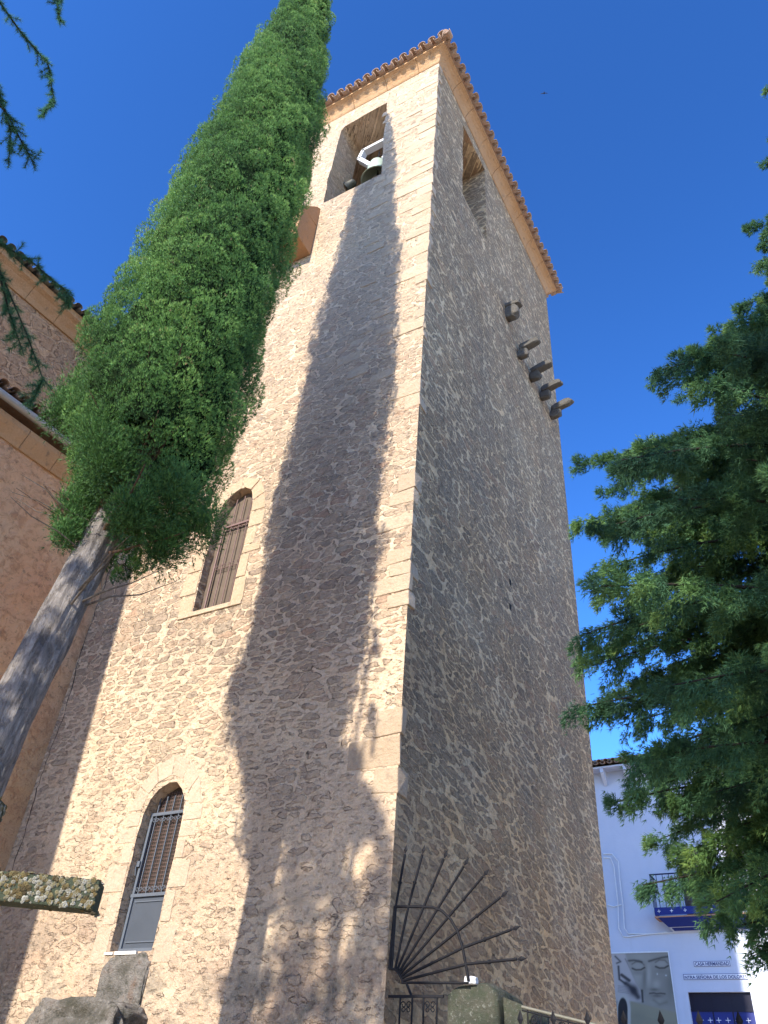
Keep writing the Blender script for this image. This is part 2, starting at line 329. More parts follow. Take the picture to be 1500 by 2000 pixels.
def leaf_mat(name, stops, trans=0.2):
    m = NT(name); at = m.n('ShaderNodeAttribute', attribute_name='tint'); p, _ = m.geo()
    f = m.math('ADD', at.outputs['Fac'], m.math('MULTIPLY', m.math('SUBTRACT', m.noise(p, 1.6, 3), 0.5), 0.5))
    c = m.ramp(f, stops); m.col_(c); m.b.inputs['Roughness'].default_value = 0.7; m.b.inputs['Specular IOR Level'].default_value = 0.3
    tr = m.n('ShaderNodeBsdfTranslucent'); m.l(c, tr.inputs[0]); ms = m.n('ShaderNodeMixShader'); ms.inputs[0].default_value = trans
    m.l(m.b.outputs[0], ms.inputs[1]); m.l(tr.outputs[0], ms.inputs[2]); m.l(ms.outputs[0], m.out.inputs[0]); return m.mat
M_CYP = leaf_mat('cypress_foliage', [(0.0, (0.022, 0.052, 0.018)), (0.3, (0.055, 0.140, 0.036)), (0.6, (0.120, 0.255, 0.060)), (0.92, (0.23, 0.39, 0.10)), (1.0, (0.30, 0.23, 0.12))])
M_CORE = plain('core_shade', (0.010, 0.018, 0.008), 0.95, 0, 0.3, 8); M_CORE.node_tree.nodes['Principled BSDF'].inputs['Specular IOR Level'].default_value = 0.0  # near-black colour paints the shade inside the crowns
M_TREE = leaf_mat('dark_conifer_foliage', [(0.0, (0.035, 0.085, 0.052)), (0.35, (0.070, 0.165, 0.075)), (0.65, (0.15, 0.27, 0.085)), (0.9, (0.30, 0.40, 0.10)), (1.0, (0.40, 0.39, 0.14))], 0.4)
M_CEDAR = leaf_mat('cedar_needles', [(0.0, (0.035, 0.10, 0.07)), (0.5, (0.06, 0.17, 0.085)), (1.0, (0.13, 0.27, 0.09))], 0.4)

# ------------------------------------------------------------------ setting: the ground
def hgt(x, y):
    def ss(a_, b_, t): t = np.clip((t - a_) / (b_ - a_), 0, 1); return t * t * (3 - 2 * t)
    return 0.9 * ss(3.0, 8.0, y) + 2.2 * ss(11.0, 27.0, y) + 0 * x
def ground():
    xs = np.concatenate([[-900, -300, -100, -50], np.arange(-30, 31, 1.0), [50, 100, 300, 900]])
    ys = np.concatenate([[-900, -300, -100, -50], np.arange(-30, 45, 1.0), [60, 100, 300, 900]])
    X, Y = np.meshgrid(xs, ys); Z = hgt(X, Y); V = np.stack([X, Y, Z], -1).reshape(-1, 3); nx = len(xs)
    F = [(j * nx + i, j * nx + i + 1, (j + 1) * nx + i + 1, (j + 1) * nx + i) for j in range(len(ys) - 1) for i in range(nx - 1)]
    m = NT('pale_paving'); p, _ = m.geo(); n = m.noise(p, 0.5, 4); n2 = m.noise(p, 8, 4)
    br = m.n('ShaderNodeTexBrick'); m.l(p, br.inputs['Vector']); br.inputs['Scale'].default_value = 1.6
    br.inputs['Color1'].default_value = (0.68, 0.51, 0.34, 1); br.inputs['Color2'].default_value = (0.62, 0.46, 0.30, 1); br.inputs['Mortar'].default_value = (0.42, 0.35, 0.27, 1)
    m.col_(m.mix(m.remap(n2, 0.4, 0.7, 0, 0.3), br.outputs[0], (0.42, 0.35, 0.26))); m.bump(n2, 0.4, 0.01)
    o = np_mesh('ground', V, F, m.mat, smooth=True); tag(o, kind='structure')
ground()

# ------------------------------------------------------------------ the tower
XR, XL, YF, YB = -5.107, -12.46, 9.0, 18.4; ZT = 27.64
tower = empty('stone_tower', ((XR + XL) / 2, (YF + YB) / 2, 0), 'tall square rubble stone bell tower with tiled eaves', 'tower')
WIN = [(-9.66, 9.03), (-9.68, 10.0), (-9.67, 10.8), (-9.65, 11.24), (-9.56, 11.53), (-9.42, 11.74), (-9.20, 11.87), (-9.02, 11.86), (-8.86, 11.70), (-8.78, 11.42), (-8.76, 11.1), (-8.75, 10.4), (-8.76, 9.03)]
DOOR = [(-9.58, 3.46), (-9.61, 4.1), (-9.62, 4.9), (-9.60, 5.36), (-9.53, 5.58), (-9.40, 5.73), (-9.20, 5.82), (-9.05, 5.80), (-8.91, 5.68), (-8.81, 5.50), (-8.78, 5.30), (-8.77, 4.9), (-8.79, 3.46)]
BELLF = [(-8.60, 22.35), (-8.62, 24.0), (-8.52, 26.55), (-8.40, 26.75), (-6.86, 26.8), (-6.82, 24.6), (-6.72, 22.35)]
BELLR = [(10.80, 22.9), (10.80, 27.0), (12.50, 27.1), (12.52, 22.9)]
def rough(poly, step, amp, seed):
    """densify an outline and jitter it"""
    r = random.Random(seed); out = []
    for i, (x0, z0) in enumerate(poly):
        x1, z1 = poly[(i + 1) % len(poly)]; n = max(1, int(math.hypot(x1 - x0, z1 - z0) / step))
        for k in range(n):
            t = k / n; j = amp if k else amp * 0.4
            out.append((x0 + (x1 - x0) * t + r.uniform(-j, j), z0 + (z1 - z0) * t + r.uniform(-j, j)))
    return out
WINr = rough(WIN, 0.16, 0.014, 1); DOORr = rough(DOOR, 0.14, 0.012, 2); BELLFr = rough(BELLF, 0.35, 0.028, 3); BELLRr = rough(BELLR, 0.4, 0.03, 4)
def sheet(mb, outer, holes, f, mi):
    """tessellated planar sheet with holes; f maps (u,z) to 3-d"""
    loops = [[Vector((u, z, 0)) for u, z in outer]] + [[Vector((u, z, 0)) for u, z in h] for h in holes]
    tris = geometry.tessellate_polygon(loops); pts = [p for l in loops for p in l]
    mb.add([f(p.x, p.y) for p in pts], [tuple(t) for t in tris], mi)
def reveal(mb, hole, f0, f1, mi):
    n = len(hole); vs = [f0(*p) for p in hole] + [f1(*p) for p in hole]
    mb.add(vs, [(i, (i + 1) % n, n + (i + 1) % n, n + i) for i in range(n)], mi)
fy = lambda y: (lambda u, z: (u, y, z)); fx = lambda x: (lambda u, z: (x, u, z))
mb = MB()
sheet(mb, [(XL, -1), (XR, -1), (XR, ZT), (XL, ZT)], [WINr, DOORr, BELLFr], fy(YF), 0)
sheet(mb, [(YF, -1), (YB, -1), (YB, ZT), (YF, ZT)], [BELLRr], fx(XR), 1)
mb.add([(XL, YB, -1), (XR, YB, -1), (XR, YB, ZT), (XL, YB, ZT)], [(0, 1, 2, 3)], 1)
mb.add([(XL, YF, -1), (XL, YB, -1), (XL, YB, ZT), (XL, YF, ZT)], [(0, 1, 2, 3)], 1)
reveal(mb, WINr, fy(YF), fy(YF + 0.26), 0); reveal(mb, DOORr, fy(YF), fy(YF + 0.24), 0)
reveal(mb, BELLFr, fy(YF), fy(YF + 1.0), 0); reveal(mb, BELLRr, fx(XR), fx(XR - 1.0), 1)
# bell chamber
x0, x1, y0, y1, z0, z1 = XL + 1, XR - 1, YF + 1, YB - 1, 21.6, 27.5
sheet(mb, [(x0, z0), (x1, z0), (x1, z1), (x0, z1)], [BELLFr], fy(y0), 0)
sheet(mb, [(y0, z0), (y1, z0), (y1, z1), (y0, z1)], [BELLRr], fx(x1), 0)
mb.add([(x0, y1, z0), (x1, y1, z0), (x1, y1, z1), (x0, y1, z1)], [(0, 1, 2, 3)], 0); mb.add([(x0, y0, z0), (x0, y1, z0), (x0, y1, z1), (x0, y0, z1)], [(0, 1, 2, 3)], 0)
mb.add([(x0, y0, z0), (x1, y0, z0), (x1, y1, z0), (x0, y1, z0)], [(0, 1, 2, 3)], 0); mb.add([(x0, y0, z1), (x1, y0, z1), (x1, y1, z1), (x0, y1, z1)], [(0, 1, 2, 3)], 0)
mb.add([(XL, YF, ZT), (XR, YF, ZT), (XR, YB, ZT), (XL, YB, ZT)], [(0, 1, 2, 3)], 0)
mb.build('tower_wall', [M_FRONT, M_RIGHT], tower)

# quoins: one dressed-stone strip up the corner, each block a little proud and worn
def quoins():
    r = random.Random(5); V = []; F = []; T = []; z = 5.2
    def jbox(x0, x1, y0, y1, z0, z1, t, k=0.022):
        b = len(V)
        for zz in (z0, z1):
            for yy in (y0, y1):
                for xx in (x0, x1): V.append((xx + r.uniform(-k, k), yy + r.uniform(-k, k) * 0.4, zz + r.uniform(-k, k))); T.append(t)
        for q in [(0, 2, 3, 1), (4, 5, 7, 6), (0, 1, 5, 4), (2, 6, 7, 3), (0, 4, 6, 2), (1, 3, 7, 5)]: F.append([b + i for i in q])
    alt = 0
    while z < ZT - 0.1:
        h = r.uniform(0.24, 0.44); h = min(h, ZT - z)
        lf = (r.uniform(0.42, 0.85) if alt else r.uniform(0.22, 0.40)); ls = (r.uniform(0.05, 0.14) if alt else r.uniform(0.14, 0.30))
        if z > 18: lf *= 1.25
        t = r.random(); p = 0.006 + r.random() * 0.012
        if r.random() > (0.55 if z < 9 else 0.34 if z < 15 else 0.16):
            jbox(XR - lf, XR + p, YF - p, YF + ls, z + 0.012, z + h - 0.006, t)
        z += h; alt = 1 - alt
    # scattered dressed blocks in the upper masonry
    for k in range(38):
        zc = r.uniform(13, 27.2); xc_ = r.uniform(XR - 1.55, XR - 0.5); w_ = r.uniform(0.3, 0.6); h = r.uniform(0.18, 0.3); jbox(xc_ - w_, xc_, YF - 0.006 - r.random() * 0.006, YF + 0.1, zc, zc + h, r.random())
    for i in range(0, len(V), 8):
        o = np_mesh('quoin', V[i:i + 8], [(0, 2, 3, 1), (4, 5, 7, 6), (0, 1, 5, 4), (2, 6, 7, 3), (0, 4, 6, 2), (1, 3, 7, 5)], M_QUOIN, tower, T[i:i + 8]); b = o.modifiers.new('b', 'BEVEL'); b.width = 0.014; b.segments = 2
quoins()

# arch surrounds: voussoirs and jamb blocks
def surround(name, blocks, mat, parent, proud=0.012, seed=0):
    r = random.Random(seed); V = []; F = []; T = []
    for bl in blocks:
        c = Vector((sum(p[0] for p in bl) / len(bl), sum(p[1] for p in bl) / len(bl))); b = len(V); n = len(bl); t = r.random() * 0.8; pr = proud * r.uniform(0.5, 1.3)
        q = []
        for p in bl:
            d = Vector(p) - c; L = d.length; d = d * ((L - 0.012) / L); q.append((c.x + d.x, c.y + d.y))
        for y_ in (YF - pr, YF + 0.05):
            for p in q: V.append((p[0], y_, p[1])); T.append(t)
        if n == 4:
            for f in [(0, 1, 2, 3), (7, 6, 5, 4), (0, 4, 5, 1), (1, 5, 6, 2), (2, 6, 7, 3), (3, 7, 4, 0)]: F.append([b + i for i in f])
    o = np_mesh(name, V, F, mat, parent, T); bv = o.modifiers.new('b', 'BEVEL'); bv.width = 0.008; bv.segments = 2
    bm = bmesh.new(); bm.from_mesh(o.data); bmesh.ops.recalc_face_normals(bm, faces=bm.faces); bm.to_mesh(o.data); bm.free()
    return o
window = link('window', None, tower); window.location = (0, 0, 0)
wb = [[(-9.93, 11.2), (-9.67, 11.2), (-9.60, 11.45), (-9.84, 11.62)], [(-9.84, 11.62), (-9.60, 11.45), (-9.44, 11.73), (-9.63, 11.98)],
      [(-9.60, 11.98), (-9.42, 11.75), (-9.12, 11.88), (-9.18, 12.17)], [(-9.17, 12.17), (-9.11, 11.88), (-8.88, 11.73), (-8.68, 11.95)],
      [(-8.67, 11.94), (-8.87, 11.71), (-8.77, 11.42), (-8.49, 11.55)], [(-8.48, 11.53), (-8.77, 11.40), (-8.75, 11.12), (-8.40, 11.12)],
      [(-9.99, 10.92), (-9.68, 10.92), (-9.67, 11.18), (-9.93, 11.18)], [(-9.96, 10.5), (-9.68, 10.5), (-9.68, 10.9), (-9.99, 10.9)], [(-10.05, 9.98), (-9.69, 9.98), (-9.69, 10.48), (-9.96, 10.48)],
      [(-10.1, 9.45), (-9.69, 9.45), (-9.69, 9.95), (-10.05, 9.95)], [(-10.0, 8.98), (-9.67, 8.98), (-9.69, 9.43), (-10.05, 9.43)],
      [(-8.75, 10.72), (-8.38, 10.72), (-8.38, 11.08), (-8.75, 11.08)], [(-8.75, 10.3), (-8.52, 10.3), (-8.50, 10.7), (-8.75, 10.7)], [(-8.76, 10.1), (-8.33, 10.1), (-8.33, 10.28), (-8.75, 10.28)],
      [(-8.77, 9.55), (-8.55, 9.55), (-8.55, 10.08), (-8.76, 10.08)], [(-8.77, 9.0), (-8.48, 9.0), (-8.5, 9.53), (-8.77, 9.53)]]
surround('surround', wb, M_SURR, window, 0.014, 3)
mb = MB(); mb.box(-9.98, -8.5, YF - 0.03, YF + 0.2, 8.93, 9.03); mb.build('sill', M_QUOIN, window, 0.012)
mb = MB()
for k in range(6): mb.box(-9.72 + k * 0.18, -9.545 + k * 0.18, YF + 0.19, YF + 0.22, 8.95, 12.0)
mb.build('shutter', M_WOOD, window)
def scroll(mb, c, r, r2=0.006, flip=1, axis='y', n=14):
    pts = []
    for i in range(n + 1):
        a_ = i / n * 2.2 * math.pi; rr = r * (1 - 0.62 * i / n)
        pts.append((c[0] + flip * rr * math.cos(a_), c[1], c[2] + rr * math.sin(a_)))
    mb.tube(pts, r2, 5)
mb = MB(); yg = YF + 0.12
mb.tube([(-9.50, yg, 9.0), (-9.50, yg, 11.02)], 0.02, 6); mb.tube([(-8.77, yg, 9.0), (-8.77, yg, 11.02)], 0.018, 6)
mb.box(-9.52, -8.74, yg - 0.02, yg + 0.02, 11.0, 11.045)
for k in range(1, 4):
    x_ = -9.50 + 0.195 * k; mb.tube([(x_, yg, 9.0), (x_, yg, 11.68 + 0.03 * k)], 0.0105, 6)
for k in range(7):
    scroll(mb, (-9.44 + 0.105 * k, yg - 0.012, 10.93), 0.038, 0.006, 1 if k % 2 else -1); scroll(mb, (-9.44 + 0.105 * k, yg - 0.012, 11.10), 0.03, 0.005, 1 if k % 2 else -1)
    scroll(mb, (-9.44 + 0.105 * k, yg - 0.012, 10.06), 0.035, 0.006, 1 if k % 2 else -1)
mb.tube([(-9.5, yg, 10.0), (-8.77, yg, 10.0)], 0.008, 5)
mb.build('grille', M_RUST, window)

door = link('door', None, tower)
db = []
ring_o = [(-9.94, 5.42), (-9.82, 5.82), (-9.55, 6.13), (-9.21, 6.27), (-8.86, 6.14), (-8.60, 5.85), (-8.44, 5.42)]
ring_i = [(-9.67, 5.42), (-9.59, 5.66), (-9.44, 5.83), (-9.18, 5.92), (-8.94, 5.82), (-8.76, 5.62), (-8.70, 5.42)]
for i in range(6):
    db.append([ring_o[i], ring_i[i], ring_i[i + 1], ring_o[i + 1]])
zj = [(3.3, 3.78, .30, .33), (3.8, 4.22, .25, .18), (4.24, 4.62, .42, .34), (4.64, 4.92, .22, .16), (4.94, 5.16, .38, .32), (5.18, 5.40, .28, .36)]
for a0, a1, wl, wr in zj:
    db.append([(-9.63 - wl, a0), (-9.63, a0), (-9.64, a1), (-9.63 - wl, a1)]); db.append([(-8.755, a0), (-8.755 + wr, a0), (-8.755 + wr, a1), (-8.75, a1)])
surround('surround', db, M_SURR2, door, 0.010, 9)
yd = YF + 0.17
mb = MB(); mb.box(-9.54, -8.76, yd + 0.01, yd + 0.03, 3.50, 4.22)
mb.build('kick_panel', M_GREYP, door)
mb = MB()
for x_ in (-9.56, -8.80): mb.box(x_ - 0.02, x_ + 0.022, yd - 0.02, yd + 0.02, 3.48, 5.40)
for z_ in (3.48, 4.20, 5.37): mb.box(-9.60, -8.77, yd - 0.022, yd + 0.022, z_, z_ + 0.045)
mb.box(-9.50, -8.84, yd - 0.004, yd + 0.004, 3.60, 3.615); mb.box(-9.50, -8.84, yd - 0.004, yd + 0.004, 4.13, 4.145)
for k in range(5):
    x_ = -9.56 + 0.152 * (k + 0.55); mb.box(x_ - 0.008, x_ + 0.008, yd - 0.012, yd + 0.006, 4.22, 5.40 if k == 4 else 5.66)
for k in range(5):
    x_ = -9.50 + 0.148 * k + 0.03
    for s_ in (-1, 1):
        scroll(mb, (x_ + s_ * 0.034, yd - 0.016, 5.30), 0.034, 0.006, s_); scroll(mb, (x_ + s_ * 0.034, yd - 0.016, 4.30), 0.034, 0.006, s_)
mb.build('gate_frame', M_GREY, door)
mb = MB()
for k in range(16): mb.box(-9.55 + k * 0.05, -9.546 + k * 0.05, yd + 0.034, yd + 0.038, 4.25, 5.75)
for k in range(27): mb.box(-9.57, -8.77, yd + 0.030, yd + 0.034, 4.28 + k * 0.055, 4.285 + k * 0.055)
mb.build('wire_mesh', M_RUST, door)
mb = MB(); mb.box(-9.7, -8.7, YF + 0.225, YF + 0.25, 3.42, 5.9); mb.build('backing', M_BACK, door)  # dark sheet in place of the unlit room behind the gate
mb = MB(); mb.box(-9.63, -9.55, yd - 0.05, yd - 0.02, 4.62, 4.70); mb.tube([(-9.6, yd - 0.03, 4.50), (-9.6, yd - 0.06, 4.62)], 0.012, 6); mb.build('latch', M_GREY, door)
mb = MB(); mb.box(-9.45, -9.05, YF - 0.03, YF + 0.16, 3.415, 3.455); mb.box(-9.66, -9.5, YF - 0.02, YF + 0.16, 3.42, 3.45); mb.build('threshold', plain('white_threshold', (0.7, 0.68, 0.64), 0.6), door)

mb = MB(); r = random.Random(77); pl = []; z_ = 13.2; x_ = -12.34
while z_ > 2.5: pl.append((x_, z_, r.uniform(0.004, 0.014))); z_ -= r.uniform(0.05, 0.16); x_ = min(-12.22, max(-12.44, x_ + r.uniform(-0.035, 0.035)))
vs = [(x_ - w_, YF - 0.003, z_) for x_, z_, w_ in pl] + [(x_ + w_, YF - 0.003, z_) for x_, z_, w_ in pl]; n = len(pl); mb.add(vs, [(i, i + 1, n + i + 1, n + i) for i in range(n - 1)]); mb.build('settlement_crack', M_BACK, tower)
# cornice (cavetto) sections and tiled eaves
def cornice():
    prof = [(-0.25, 0.0), (0.015, 0.0), (0.035, 0.03), (0.05, 0.06), (0.08, 0.14), (0.14, 0.25), (0.23, 0.335), (0.30, 0.37), (0.33, 0.38), (0.335, 0.45), (-0.25, 0.45)]
    r = random.Random(8); mbc = MB()
    def seg(p0, p1, nrm, e0, e1, mi):
        """p0,p1: ends of a wall top run; e0/e1 True when the end is mitred at a corner"""
        p0 = Vector(p0); p1 = Vector(p1); t = (p1 - p0).normalized(); n_ = Vector(nrm); dz = r.uniform(-0.006, 0.006)
        A = []; B = []
        for o_, z_ in prof:
            A.append(p0 - t * (o_ if e0 else 0) + n_ * (o_ + (0 if e0 else dz)) + Vector((0, 0, ZT + z_))); B.append(p1 + t * (o_ if e1 else 0) + n_ * (o_ + (0 if e1 else dz)) + Vector((0, 0, ZT + z_)))
        n = len(prof); mbc.add(A + B, [tuple(range(n)), tuple(range(n, 2 * n))[::-1]] + [(i, (i + 1) % n, n + (i + 1) % n, n + i) for i in range(n)], mi)
    def run(a_, b_, nrm, avg):
        a_ = Vector(a_); b_ = Vector(b_); L = (b_ - a_).length; t = (b_ - a_) / L; s_ = 0
        while s_ < L - 1e-3:
            l_ = min(r.uniform(0.8, 1.2) * avg, L - s_)
            if L - s_ - l_ < 0.4: l_ = L - s_
            e0 = s_ == 0; e1 = s_ + l_ >= L - 1e-3
            seg(a_ + t * (s_ + (0 if e0 else 0.007)), a_ + t * (s_ + l_ - (0 if e1 else 0.007)), nrm, e0, e1, 0); s_ += l_
    run((XL, YF, 0), (XR, YF, 0), (0, -1, 0), 1.15); run((XR, YF, 0), (XR, YB, 0), (1, 0, 0), 1.15)
    run((XR, YB, 0), (XL, YB, 0), (0, 1, 0), 1.4); run((XL, YB, 0), (XL, YF, 0), (-1, 0, 0), 1.4)
    mbc.build('cornice', M_CORN, tower)
cornice()
def roof_rows(mb, a_, b_, nrm, z_e, pitch, length, over, sp=0.33, seed=0):
    """barrel tiles running up the slope; wavy ends show at the eave"""
    r = random.Random(seed); a_ = Vector(a_); b_ = Vector(b_); L = (b_ - a_).length; t = (b_ - a_) / L; n_ = Vector(nrm); cnt = int(L / sp); sp = L / cnt
    upv = Vector((0, 0, 1)); sl = (-n_ * math.cos(pitch) + upv * math.sin(pitch)); nn = (n_ * math.sin(pitch) + upv * math.cos(pitch))
    def barrel(c, rad, sgn, ln, th=0.016, k=7):
        vs = []
        for q, dl in ((0, 0), (1, ln)):
            rr = rad * (1.0 if q == 0 else 0.86)
            for R_ in (rr, rr - th):
                for i in range(k + 1):
                    an = math.pi * i / k; vs.append(c + sl * dl + t * (R_ * math.cos(an)) + nn * (sgn * R_ * math.sin(an)))
        m_ = k + 1; fs = []
        for i in range(k):
            fs += [(i, i + 1, 2 * m_ + i + 1, 2 * m_ + i), (m_ + i, 3 * m_ + i, 3 * m_ + i + 1, m_ + i + 1), (i, m_ + i, m_ + i + 1, i + 1)]
        fs += [(0, 2 * m_, 3 * m_, m_), (k, m_ + k, 3 * m_ + k, 2 * m_ + k)]
        mb.add(vs, fs, 0, True)
    for i in range(cnt):
        s_ = (i + 0.5) * sp; ln = 0.55
        dm = length(s_ / L)
        c0 = a_ + t * s_ + n_ * over + upv * z_e
        j = r.uniform(-0.03, 0.03); q = 0; d_ = 0
        while d_ < dm:
            l2 = min(ln, dm - d_)
            barrel(c0 + sl * (d_ + j) + nn * (0.075 + 0.01 * (q % 2)) + t * r.uniform(-0.01, 0.01), sp * 0.40, 1, l2 + 0.04)
            barrel(c0 + sl * (d_ + j - 0.02) + t * (sp * 0.5) + nn * (0.075 + 0.005 * (q % 2)), sp * 0.36, -1, l2 + 0.04)
            d_ += ln; q += 1
mb = MB(); ov = 0.50; pit = R(18)
WX = XR - XL + 2 * ov; WY = YB - YF + 2 * ov; zt = ZT + 0.47
ins = min(WX, WY) / 2
def tri(Ltot): return lambda f: max(0.25, min(f, 1 - f) * Ltot / math.cos(pit) - 0.02)
def trap(Ltot): return lambda f: max(0.25, min(min(f, 1 - f) * Ltot, ins) / math.cos(pit) - 0.02)
cs = [(XL - ov, YF - ov), (XR + ov, YF - ov), (XR + ov, YB + ov), (XL - ov, YB + ov)]
roof_rows(mb, (cs[0][0], cs[0][1], 0), (cs[1][0], cs[1][1], 0), (0, -1, 0), zt, pit, tri(WX), 0, seed=1)
roof_rows(mb, (cs[1][0], cs[1][1], 0), (cs[2][0], cs[2][1], 0), (1, 0, 0), zt, pit, trap(WY), 0, seed=2)
for (p0, p1, nr, fn, sd_) in ((cs[2], cs[3], (0, 1, 0), tri(WX), 3), (cs[3], cs[0], (-1, 0, 0), trap(WY), 4)):
    roof_rows(mb, (p0[0], p0[1], 0), (p1[0], p1[1], 0), nr, zt, pit, fn, 0, seed=sd_)
# hip ridge at the visible corner, underlay deck
rid = zt + ins * math.tan(pit); mid_a = (XL - ov + ins, YF - ov + ins, rid); mid_b = (XR + ov - ins, YB + ov - ins, rid)
for c_, m_ in ((cs[0], mid_a), (cs[1], mid_a), (cs[2], mid_b), (cs[3], mid_b)):
    p0 = Vector((c_[0], c_[1], zt + 0.10)); p1 = Vector(m_) + Vector((0, 0, 0.12)); mb.tube([p0 + (p1 - p0) * k / 12 for k in range(13)], 0.11, 8)
mb.tube([Vector(mid_a) + Vector((0, 0, .12)), Vector(mid_b) + Vector((0, 0, .12))], 0.11, 8)
k_ = ov - 0.42 + 0.3
dk = [(XL - k_, YF - k_, zt), (XR + k_, YF - k_, zt), (XR + k_, YB + k_, zt), (XL - k_, YB + k_, zt), (mid_a[0], mid_a[1], rid), (mid_b[0], mid_b[1], rid)]
mb.add(dk, [(0, 1, 4), (1, 2, 5, 4), (2, 3, 5), (3, 0, 4, 5), (3, 2, 1, 0)], 1)
mb.build('tiled_roof', [M_TILE, M_TILE], tower)

# old stone corbels on the shaded side
def rock_blob(mb, c, sx, sy, sz, seed, M=None, sub=3, amp=0.18, box=0.5, mi=0):
    bm = bmesh.new(); bmesh.ops.create_icosphere(bm, subdivisions=sub, radius=1.0)
    from mathutils import noise as mn
    vs = []
    for v in bm.verts:
        p = v.co.copy(); q = Vector([math.copysign(abs(t) ** box, t) for t in p]) * 0.82
        q *= 1 + amp * (mn.noise(p * 1.6 + Vector((seed, 0, 0)))) + amp * 0.5 * mn.noise(p * 4 + Vector((0, seed, 0)))
        q = Vector((q.x * sx, q.y * sy, q.z * sz))
        if M: q = M @ q
        vs.append(q + Vector(c))
    mb.add(vs, [tuple(v.index for v in f.verts) for f in bm.faces], mi, False); bm.free()
for i, (yc, zc, ln, up_) in enumerate([(13.95, 21.05, 0.30, 0), (14.75, 19.95, 0.72, 1), (15.72, 19.95, 0.74, 1), (16.62, 20.0, 0.74, 1), (17.52, 20.0, 0.78, 1)]):
    mb = MB()
    if up_:
        Mr = Matrix.Rotation(R(-12), 3, 'Y'); rock_blob(mb, (XR + ln * 0.5, yc, zc + 0.42), ln * 0.58, 0.145, 0.15, i * 3.1, Mr)
        rock_blob(mb, (XR + ln * 0.22, yc, zc + 0.12), ln * 0.30, 0.12, 0.20, i * 5.7 + 1)
    else:
        rock_blob(mb, (XR + 0.14, yc, zc), 0.30, 0.19, 0.30, 2.2); rock_blob(mb, (XR + 0.18, yc, zc + 0.30), 0.34, 0.2, 0.12, 4.2)
    mb.build('corbel', M_DARKST, tower)
# projecting orange block near the bell opening
mb = MB(); mb.prism([(-9.75, 8.3, 19.95), (-8.66, 8.3, 19.88), (-8.66, 9.0, 19.82), (-9.75, 9.0, 19.9)], (0, 0, 1.35)); mb.prism([(-8.66, 8.3, 21.2), (-8.66, 9.02, 21.2), (-8.66, 9.02, 22.1), (-8.66, 8.86, 22.0)], (-1.09, 0, 0)); mb.build('projecting_block', M_BRACK, tower, 0.02)
# putlog holes in the shaded side, black blocks painted as their unlit depth
for m_k in (M_IRON,): m_k.node_tree.nodes['Principled BSDF'].inputs['Specular IOR Level'].default_value = 0.12
M_HOLE = plain('hole_dark', (0.01, 0.01, 0.01), 1.0)
for (yy, zz) in ((13.4, 11.2), (13.35, 10.55)):
    mb = MB(); mb.box(XR - 0.02, XR + 0.004, yy - 0.05, yy + 0.05, zz - 0.07, zz + 0.07); mb.build('putlog_hole', M_HOLE, tower)

# ------------------------------------------------------------------ bells
def bell(loc, s, label, mat_b, full=True, rot=0):
    t = empty('bell', loc, label, 'bell', 'bells in the tower openings')
    prof = [(0.0, 0.60), (0.10, 0.60), (0.17, 0.56), (0.21, 0.47), (0.235, 0.32), (0.27, 0.18), (0.33, 0.07), (0.37, 0.0), (0.34, 0.0), (0.25, 0.2), (0.0, 0.5)]
    Mr = Matrix.Rotation(rot, 4, 'X' if full else 'Y')
    mb = MB(); n = 24; vs = []; fs = []
    for r_, z_ in prof:
        for k in range(n): vs.append(Vector(loc) + Mr @ (Vector((r_ * math.cos(2 * math.pi * k / n), r_ * math.sin(2 * math.pi * k / n), z_ - 0.6)) * s))
    for i in range(len(prof) - 1):
        for k in range(n): fs.append((i * n + k, i * n + (k + 1) % n, (i + 1) * n + (k + 1) % n, (i + 1) * n + k))
    mb.add(vs, fs, 0, True); mb.build('bell_body', mat_b, t)
    mb = MB(); mb.tube([Vector(loc) + Mr @ Vector((0, 0, -0.25 * s)), Vector(loc) + Mr @ Vector((0.0, 0, -0.62 * s))], [0.015 * s, 0.05 * s], 8); mb.build('clapper', M_BRONZD, t)
    if full:
        L_ = Vector(loc); mb = MB(); pts = [(-0.18, 0.02), (-0.5, 0.55), (-0.42, 0.85), (0.42, 0.85), (0.5, 0.55), (0.18, 0.02)]
        for i in range(len(pts) - 1):
            p0, p1 = pts[i], pts[i + 1]; d = Vector((p1[0] - p0[0], 0, p1[1] - p0[1])); ang = math.atan2(d.z, d.x)
            M_ = Matrix.Translation(L_ + Vector((p0[0] * s, 0, p0[1] * s))) @ Matrix.Rotation(-ang, 4, 'Y'); mb.box(-0.03 * s, (d.length + 0.03) * s, -0.07 * s, 0.07 * s, -0.045 * s, 0.045 * s, 0, M_)
        mb.build('yoke', M_BELLW, t)
        mb = MB(); mb.tube([L_ + Vector((0, 0, 0)), L_ + Vector((0, 0, 0.5 * s))], 0.02, 6); mb.tube([L_ + Vector((-0.2 * s, 0, 0.28 * s)), L_ + Vector((0.3 * s, 0, 0.28 * s))], 0.015, 6)
        for sx in (-0.1, 0.1): mb.tube([L_ + Vector((sx * s, 0, -0.02 * s)), L_ + Vector((sx * 0.6 * s, 0, 0.1 * s)), L_ + Vector((0, 0, 0.12 * s))], 0.022 * s, 6)
        mb.build('crown_straps', M_IRON, t)
    return t
bell((-7.50, 9.80, 25.0), 1.4, 'pale green bronze bell hung from a white yoke in the lit opening', M_BRONZE, True, R(9))
bell((-8.30, 9.85, 24.68), 0.62, 'small dark bell rim low on the left of the lit opening', M_BRONZD, False, R(60))
mb = MB(); mb.box(-8.06, -7.0, 9.95, 10.1, 24.5, 24.95); o = mb.build('bell_support_beam', M_BELLW); tag(o, 'white painted beam behind the green bell', 'beam')

